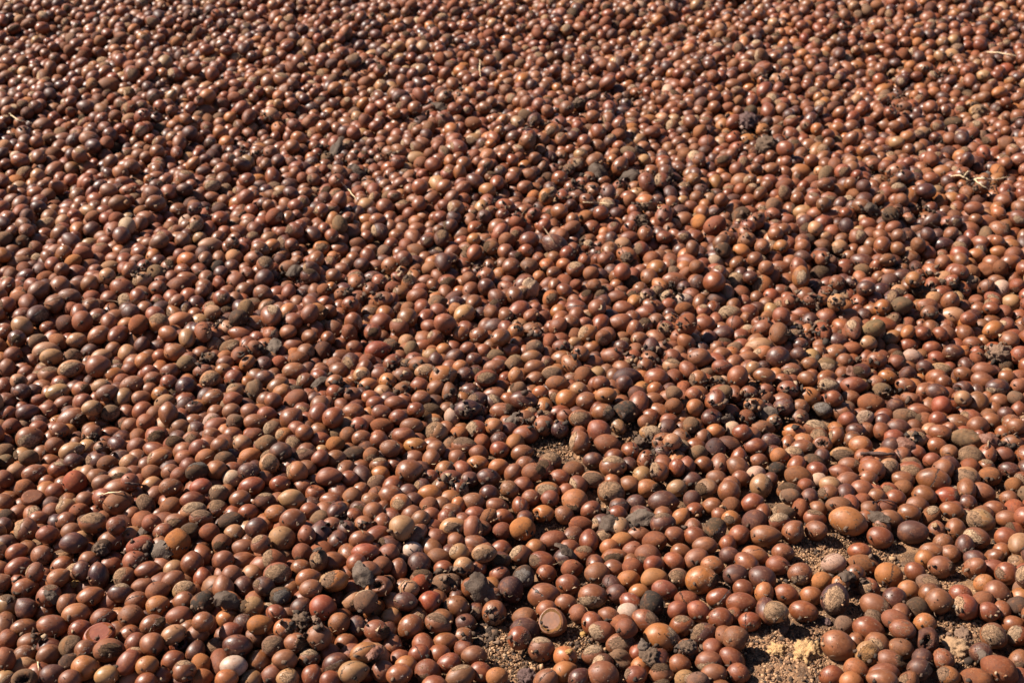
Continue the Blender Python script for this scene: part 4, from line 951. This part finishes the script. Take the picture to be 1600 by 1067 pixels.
# ------------------------------------------------------------------ straws, roots and stalks
def tube(pts, rads, sides=6):
    pts = np.array(pts); n = len(pts); T = np.gradient(pts, axis=0); V = []
    for i in range(n):
        t = unit(T[i]); a = unit(np.cross(t, [.2, .1, 1])); b_ = np.cross(t, a)
        for k in range(sides):
            w_ = 2 * math.pi * k / sides; V.append(pts[i] + (a * math.cos(w_) + b_ * math.sin(w_)) * rads[i])
    F = []
    for i in range(n - 1):
        for k in range(sides):
            p0, p1 = i * sides + k, i * sides + (k + 1) % sides; F += [(p0, p1, p1 + sides), (p0, p1 + sides, p0 + sides)]
    for k in range(1, sides - 1): F += [(0, k + 1, k), ((n - 1) * sides, (n - 1) * sides + k, (n - 1) * sides + k + 1)]
    return np.array(V), np.array(F)
def strand(px, width, lift=.002):
    """a wobbly tube through points given where they lie on the pile"""
    px = np.array(px, float); t = np.linspace(0, len(px) - 1, max(6, len(px) * 5))
    u = np.interp(t, range(len(px)), px[:, 0]); v = np.interp(t, range(len(px)), px[:, 1])
    q, nn, _ = surf_hit(u, v)
    z = q[:, 2] + lift
    for _ in range(3): z = np.maximum(z, np.convolve(np.pad(z, 2, 'edge'), np.ones(5) / 5, 'valid'))
    out = []
    for k in range(len(u)):
        d = ray(u[k], v[k]); tt = (CAM_H - z[k]) / -d[2]; out.append(CAMP + d * tt)
    out = np.array(out) + rng.normal(0, .0004, (len(out), 3))
    dep = (out - CAMP) @ FW
    return tube(out, width / 2 * dep / FPX * np.interp(t, [0, t[-1] * .5, t[-1]], [.8, 1.1, .5]))
STRANDS = [
    ('pale forked rootlet lying across nuts in the upper right', 'pale', 'dry_root', 'root', [([(1486, 276), (1500, 274), (1515, 283), (1530, 279), (1552, 281), (1576, 277)], 2.6), ([(1522, 281), (1534, 290), (1548, 298)], 2.0), ([(1505, 277), (1512, 268), (1522, 271)], 1.6)]),
    ('short pale straw standing slantwise among nuts in the upper middle', 'pale', 'dry_straw', 'straw', [([(533, 285), (546, 298), (557, 312)], 1.8)]),
    ('thin straw lying level across nuts right of centre', 'pale', 'dry_straw', 'straw', [([(911, 316), (935, 317), (960, 319)], 1.8)]),
    ('small pale hooked fibre among nuts right of the level straw', 'pale', 'dry_straw', 'straw', [([(1022, 309), (1023, 319), (1030, 326), (1034, 324)], 1.6)]),
    ('thin brown stalk leaning between nuts just right of centre', 'brown', 'dry_stalk', 'stalk', [([(848, 354), (857, 366), (866, 380)], 1.8)]),
    ('pale straw lying across far nuts near the left edge', 'pale', 'dry_straw', 'straw', [([(14, 177), (28, 188), (53, 194)], 1.8)]),
    ('pale straw lying level above a large striped brown nut', 'pale', 'dry_straw', 'straw', [([(152, 773), (172, 770), (194, 768)], 2.4)]),
    ('upright pale splinter beside the tan nut at lower left', 'pale', 'dry_straw', 'straw', [([(57, 1013), (58, 1030), (61, 1046)], 2.4)]),
    ('short thick dark stalk lying over nuts at left', 'dark', 'dry_stalk', 'stalk', [([(195, 754), (210, 756), (226, 758)], 4.0)]),
    ('thick reddish black stalk lying level across nuts at right', 'dark', 'dry_stalk', 'stalk', [([(1345, 709), (1370, 708), (1398, 710)], 6.5)]),
    ('grass blade lying across the far nuts near the right edge', 'pale', 'dry_straw', 'straw', [([(1542, 82), (1562, 83), (1590, 88)], 1.8)]),
    ('thin upright fibre among the far nuts near the top', 'pale', 'dry_straw', 'straw', [([(750, 94), (749, 108), (751, 121)], 1.5)]),
    ('long hair-thin fibre lying across nuts at left', 'brown', 'dry_straw', 'straw', [([(128, 471), (160, 469), (202, 473)], 1.4)]),
    ('short fibre slanting beside the long hair-thin fibre', 'brown', 'dry_straw', 'straw', [([(68, 474), (88, 466), (104, 460)], 1.4)]),
    ('brown curled tendril hooked round a small tan nut', 'brown', 'dry_stalk', 'stalk', [([(626, 926), (626, 915), (632, 907), (642, 905)], 2.2)]),
    ('dark hooked stalk between nuts right of the large cracked brown nut', 'brown', 'dry_stalk', 'stalk', [([(1538, 678), (1545, 686), (1544, 696), (1538, 700)], 2.4)]),
    ('fine stalk crossing two reddish nuts at lower right', 'dark', 'dry_stalk', 'stalk', [([(1362, 785), (1378, 781), (1392, 783), (1404, 786)], 1.8)]),
]
for lab, tone, nm, cat, lines in STRANDS:
    Vs, Fs, k = [], [], 0
    for px, wd in lines:
        V, F = strand(px, wd); Vs.append(V); Fs.append(F + k); k += len(V)
    V = np.concatenate(Vs); c = V.mean(0)
    tag(mesh_obj(nm, V - c, np.concatenate(Fs), M_STEM[tone], loc=c), lab, cat, 'straws, roots and stalks on the nuts')

# ------------------------------------------------------------------ crumbs of soil (nobody could count them)
def crumbs():
    U, F = ICO[1]; pos, siz, colr = [], [], []
    tones = np.array([(.055, .032, .020), (.110, .058, .033), (.185, .095, .050), (.27, .148, .078), (.040, .025, .018), (.34, .20, .11)])
    us, vs, ss, tw = [], [], [], []
    for x, y_, rx, ry in BARE:
        n = int(rx * ry * 1.0)
        a = rng.uniform(0, 6.28, n); k = np.sqrt(rng.random(n)) * 1.15
        us += list(x + rx * k * np.cos(a)); vs += list(y_ + ry * k * np.sin(a)); ss += list(rng.gamma(1.3, .00042, n) + .0004); tw += [0] * n
    for x, y_, r in ((1180, 215, 45), (950, 275, 50), (880, 300, 30), (530, 235, 45), (780, 190, 40), (690, 170, 30), (1450, 440, 60), (905, 100, 20), (1330, 40, 25), (985, 155, 40), (560, 275, 30), (1060, 285, 30), (600, 240, 30),
                     (1300, 455, 50), (640, 570, 30), (720, 600, 40), (1010, 560, 30), (1160, 630, 40), (1110, 600, 25), (230, 300, 40), (130, 180, 30), (360, 340, 25), (840, 640, 30), (985, 645, 25), (545, 600, 25), (700, 750, 30), (620, 760, 20),
                     (480, 975, 35), (230, 860, 30), (1020, 700, 30), (950, 810, 30), (1500, 450, 40), (880, 560, 30), (410, 540, 30), (1230, 160, 30), (1400, 420, 30), (700, 905, 25), (760, 985, 25), (540, 810, 25), (1190, 650, 30)):
        n = int(r * r * .12); us += list(rng.normal(x, r * .6, n)); vs += list(rng.normal(y_, r * .35, n)); ss += list(rng.gamma(2.2, .0007, n) + .0007); tw += [1] * n
    for x, y_, rx, ry in DEBRIS:
        n = int(rx * ry * .34); us += list(rng.normal(x, rx * 1.0, n)); vs += list(rng.normal(y_, ry * 1.1, n)); ss += list(rng.gamma(1.8, .0006, n) + .0006); tw += [4] * n
    for x, y_, rx, ry in HOLLOWS:
        n = int(rx * ry * .5); us += list(rng.normal(x, rx * .6, n)); vs += list(rng.normal(y_, ry * .6, n)); ss += list(rng.gamma(2.0, .0007, n) + .0006); tw += [1] * n
    n = 16000; us += list(rng.uniform(430, PW, n)); vs += list(rng.uniform(600, PH, n)); ss += list(rng.gamma(1.5, .00055, n) + .00045); tw += [3] * n
    n = 7500; us += list(rng.uniform(0, PW, n)); vs += list(PH * rng.random(n) ** .8); ss += list(rng.gamma(1.8, .0005, n) + .0005); tw += [2] * n
    us, vs, ss, tw = map(np.array, (us, vs, ss, tw))
    q, nn, on = surf_hit(us, vs)
    # crumbs do not cling to the steep flanks of clean nuts unless small
    low = (on >= 0) & (q[:, 2] < P[on, 2] + .35 * mean_r[on]) & (nn[:, 2] > .12) & (tw > 0)
    low &= (tw != 3) | (rng.random(len(us)) < .06)
    keep = (on < 0) | (tw == 4) & (nn[:, 2] > .1) & (rng.random(len(us)) < .5) | low & (rng.random(len(us)) < .7) | (ss < .0010) & (nn[:, 2] > .2) & (tw != 3) & (rng.random(len(us)) < .45)
    q, nn, ss, tw, on = q[keep], nn[keep], ss[keep], tw[keep], on[keep]
    ss = np.where((on >= 0) & (tw == 0), ss * .45, ss); ss = np.minimum(ss, .0055)
    n = len(q)
    J = U[None] * (1 + rng.normal(0, .20, (n, len(U), 1))) * ss[:, None, None] * rng.uniform(.65, 1.25, (n, 1, 3))
    V = q[:, None] + J + nn[:, None] * (ss * .35)[:, None, None]
    ci = np.where((tw == 1) | (tw == 4), rng.choice([0, 0, 1, 4, 4, 2], n), np.where((tw == 0) | (tw == 3), rng.choice([0, 1, 2, 2, 2, 3, 3, 3, 5, 5], n), rng.choice([0, 1, 4, 2, 3], n)))
    ci = np.where((tw == 3) & (rng.random(n) < .55), rng.choice([0, 4, 1, 0], n), ci)
    c = tones[ci] * rng.uniform(.75, 1.25, (n, 1))
    o = mesh_obj('soil_crumbs', V.reshape(-1, 3), (F[None] + (np.arange(n) * len(U))[:, None, None]).reshape(-1, 3), M_CRUMB, smooth=False)
    set_attr(o.data, 'skin', 'FLOAT_COLOR', np.repeat(np.concatenate([c, np.ones((n, 1))], 1), len(U), axis=0))
    tag(o, 'brown and tan crumbs of soil between and on the nuts', kind='stuff')
crumbs()

def chaff():
    """short torn fibres and flakes in the gaps"""
    n = 700; us = list(rng.uniform(0, PW, n)); vs = list(PH * rng.random(n) ** .9); fl = [0] * n
    for x, y_, rx, ry in DEBRIS + HOLLOWS:
        k = int(12 + rx * ry * .19); us += list(rng.normal(x, rx * .95, k)); vs += list(rng.normal(y_, ry * 1.0, k)); fl += [1] * k
    k = 9500; us += list(rng.uniform(0, PW, k)); vs += list(PH * rng.random(k) ** .85); fl += [2] * k
    us, vs = np.array(us), np.array(vs); n = len(us)
    q, nn, on = surf_hit(us, vs); Vs, Fs, k = [], [], 0; cs = []
    tone = [(.036, .024, .018), (.060, .036, .025), (.090, .052, .034), (.14, .085, .055), (.30, .20, .125)]
    for i in range(n):
        if on[i] >= 0 and (q[i][2] > P[on[i], 2] + .40 * mean_r[on[i]]) and (fl[i] != 1 or rng.random() < .75): continue
        dep = (q[i] - CAMP) @ FW
        if fl[i] and rng.random() < .75:      # a bent, ragged little flake
            r = rng.uniform(.0022, .0062) * (.75 if fl[i] == 2 else 1.2); m = 7; A = frame_from(nn[i] * .4 + rng.normal(0, .5, 3) + np.array([0, 0, .6]), rng.uniform(0, 6.28))
            t = np.arange(m) / m * 6.283; rr = r * rng.uniform(.55, 1.25, m)
            ring = np.stack([rr * np.cos(t), rr * np.sin(t) * .75, rng.normal(0, .28 * r, m)], 1)
            V = np.concatenate([ring, [[0, 0, r * rng.uniform(.15, .5)]], ring * .9 - [0, 0, .0005], [[0, 0, -.0004]]]) @ A + q[i] + np.array([0, 0, r * .35])
            F = []
            for a in range(m):
                b_ = (a + 1) % m; F += [(a, b_, m), (m + 1 + b_, m + 1 + a, 2 * m + 1), (a, m + 1 + a, b_), (b_, m + 1 + a, m + 1 + b_)]
            F = np.array(F); c = np.array(tone[rng.choice(5, p=[.34, .28, .2, .13, .05])])
        else:
            L = rng.uniform(.003, .010); a = rng.uniform(0, 6.28); d = np.array([math.cos(a), math.sin(a), rng.normal(.15, .35)]) * L
            p = q[i] + np.array([0, 0, .0012]); mid = p + d * .5 + rng.normal(0, .0012, 3)
            V, F = tube([p, mid, p + d], np.array([.8, 1, .5]) * rng.uniform(.00025, .0007), 3)
            c = np.array([(.05, .035, .03), (.10, .06, .045), (.32, .23, .14), (.16, .10, .065)][rng.integers(4)])
        Vs.append(V); Fs.append(F + k); k += len(V)
        cs += [(*(c * rng.uniform(.8, 1.2)), 1)] * len(V)
    o = mesh_obj('chaff', np.concatenate(Vs), np.concatenate(Fs), M_CRUMB, smooth=False)
    set_attr(o.data, 'skin', 'FLOAT_COLOR', np.array(cs))
    tag(o, 'short dry fibres and scraps scattered between the nuts', kind='stuff')
chaff()
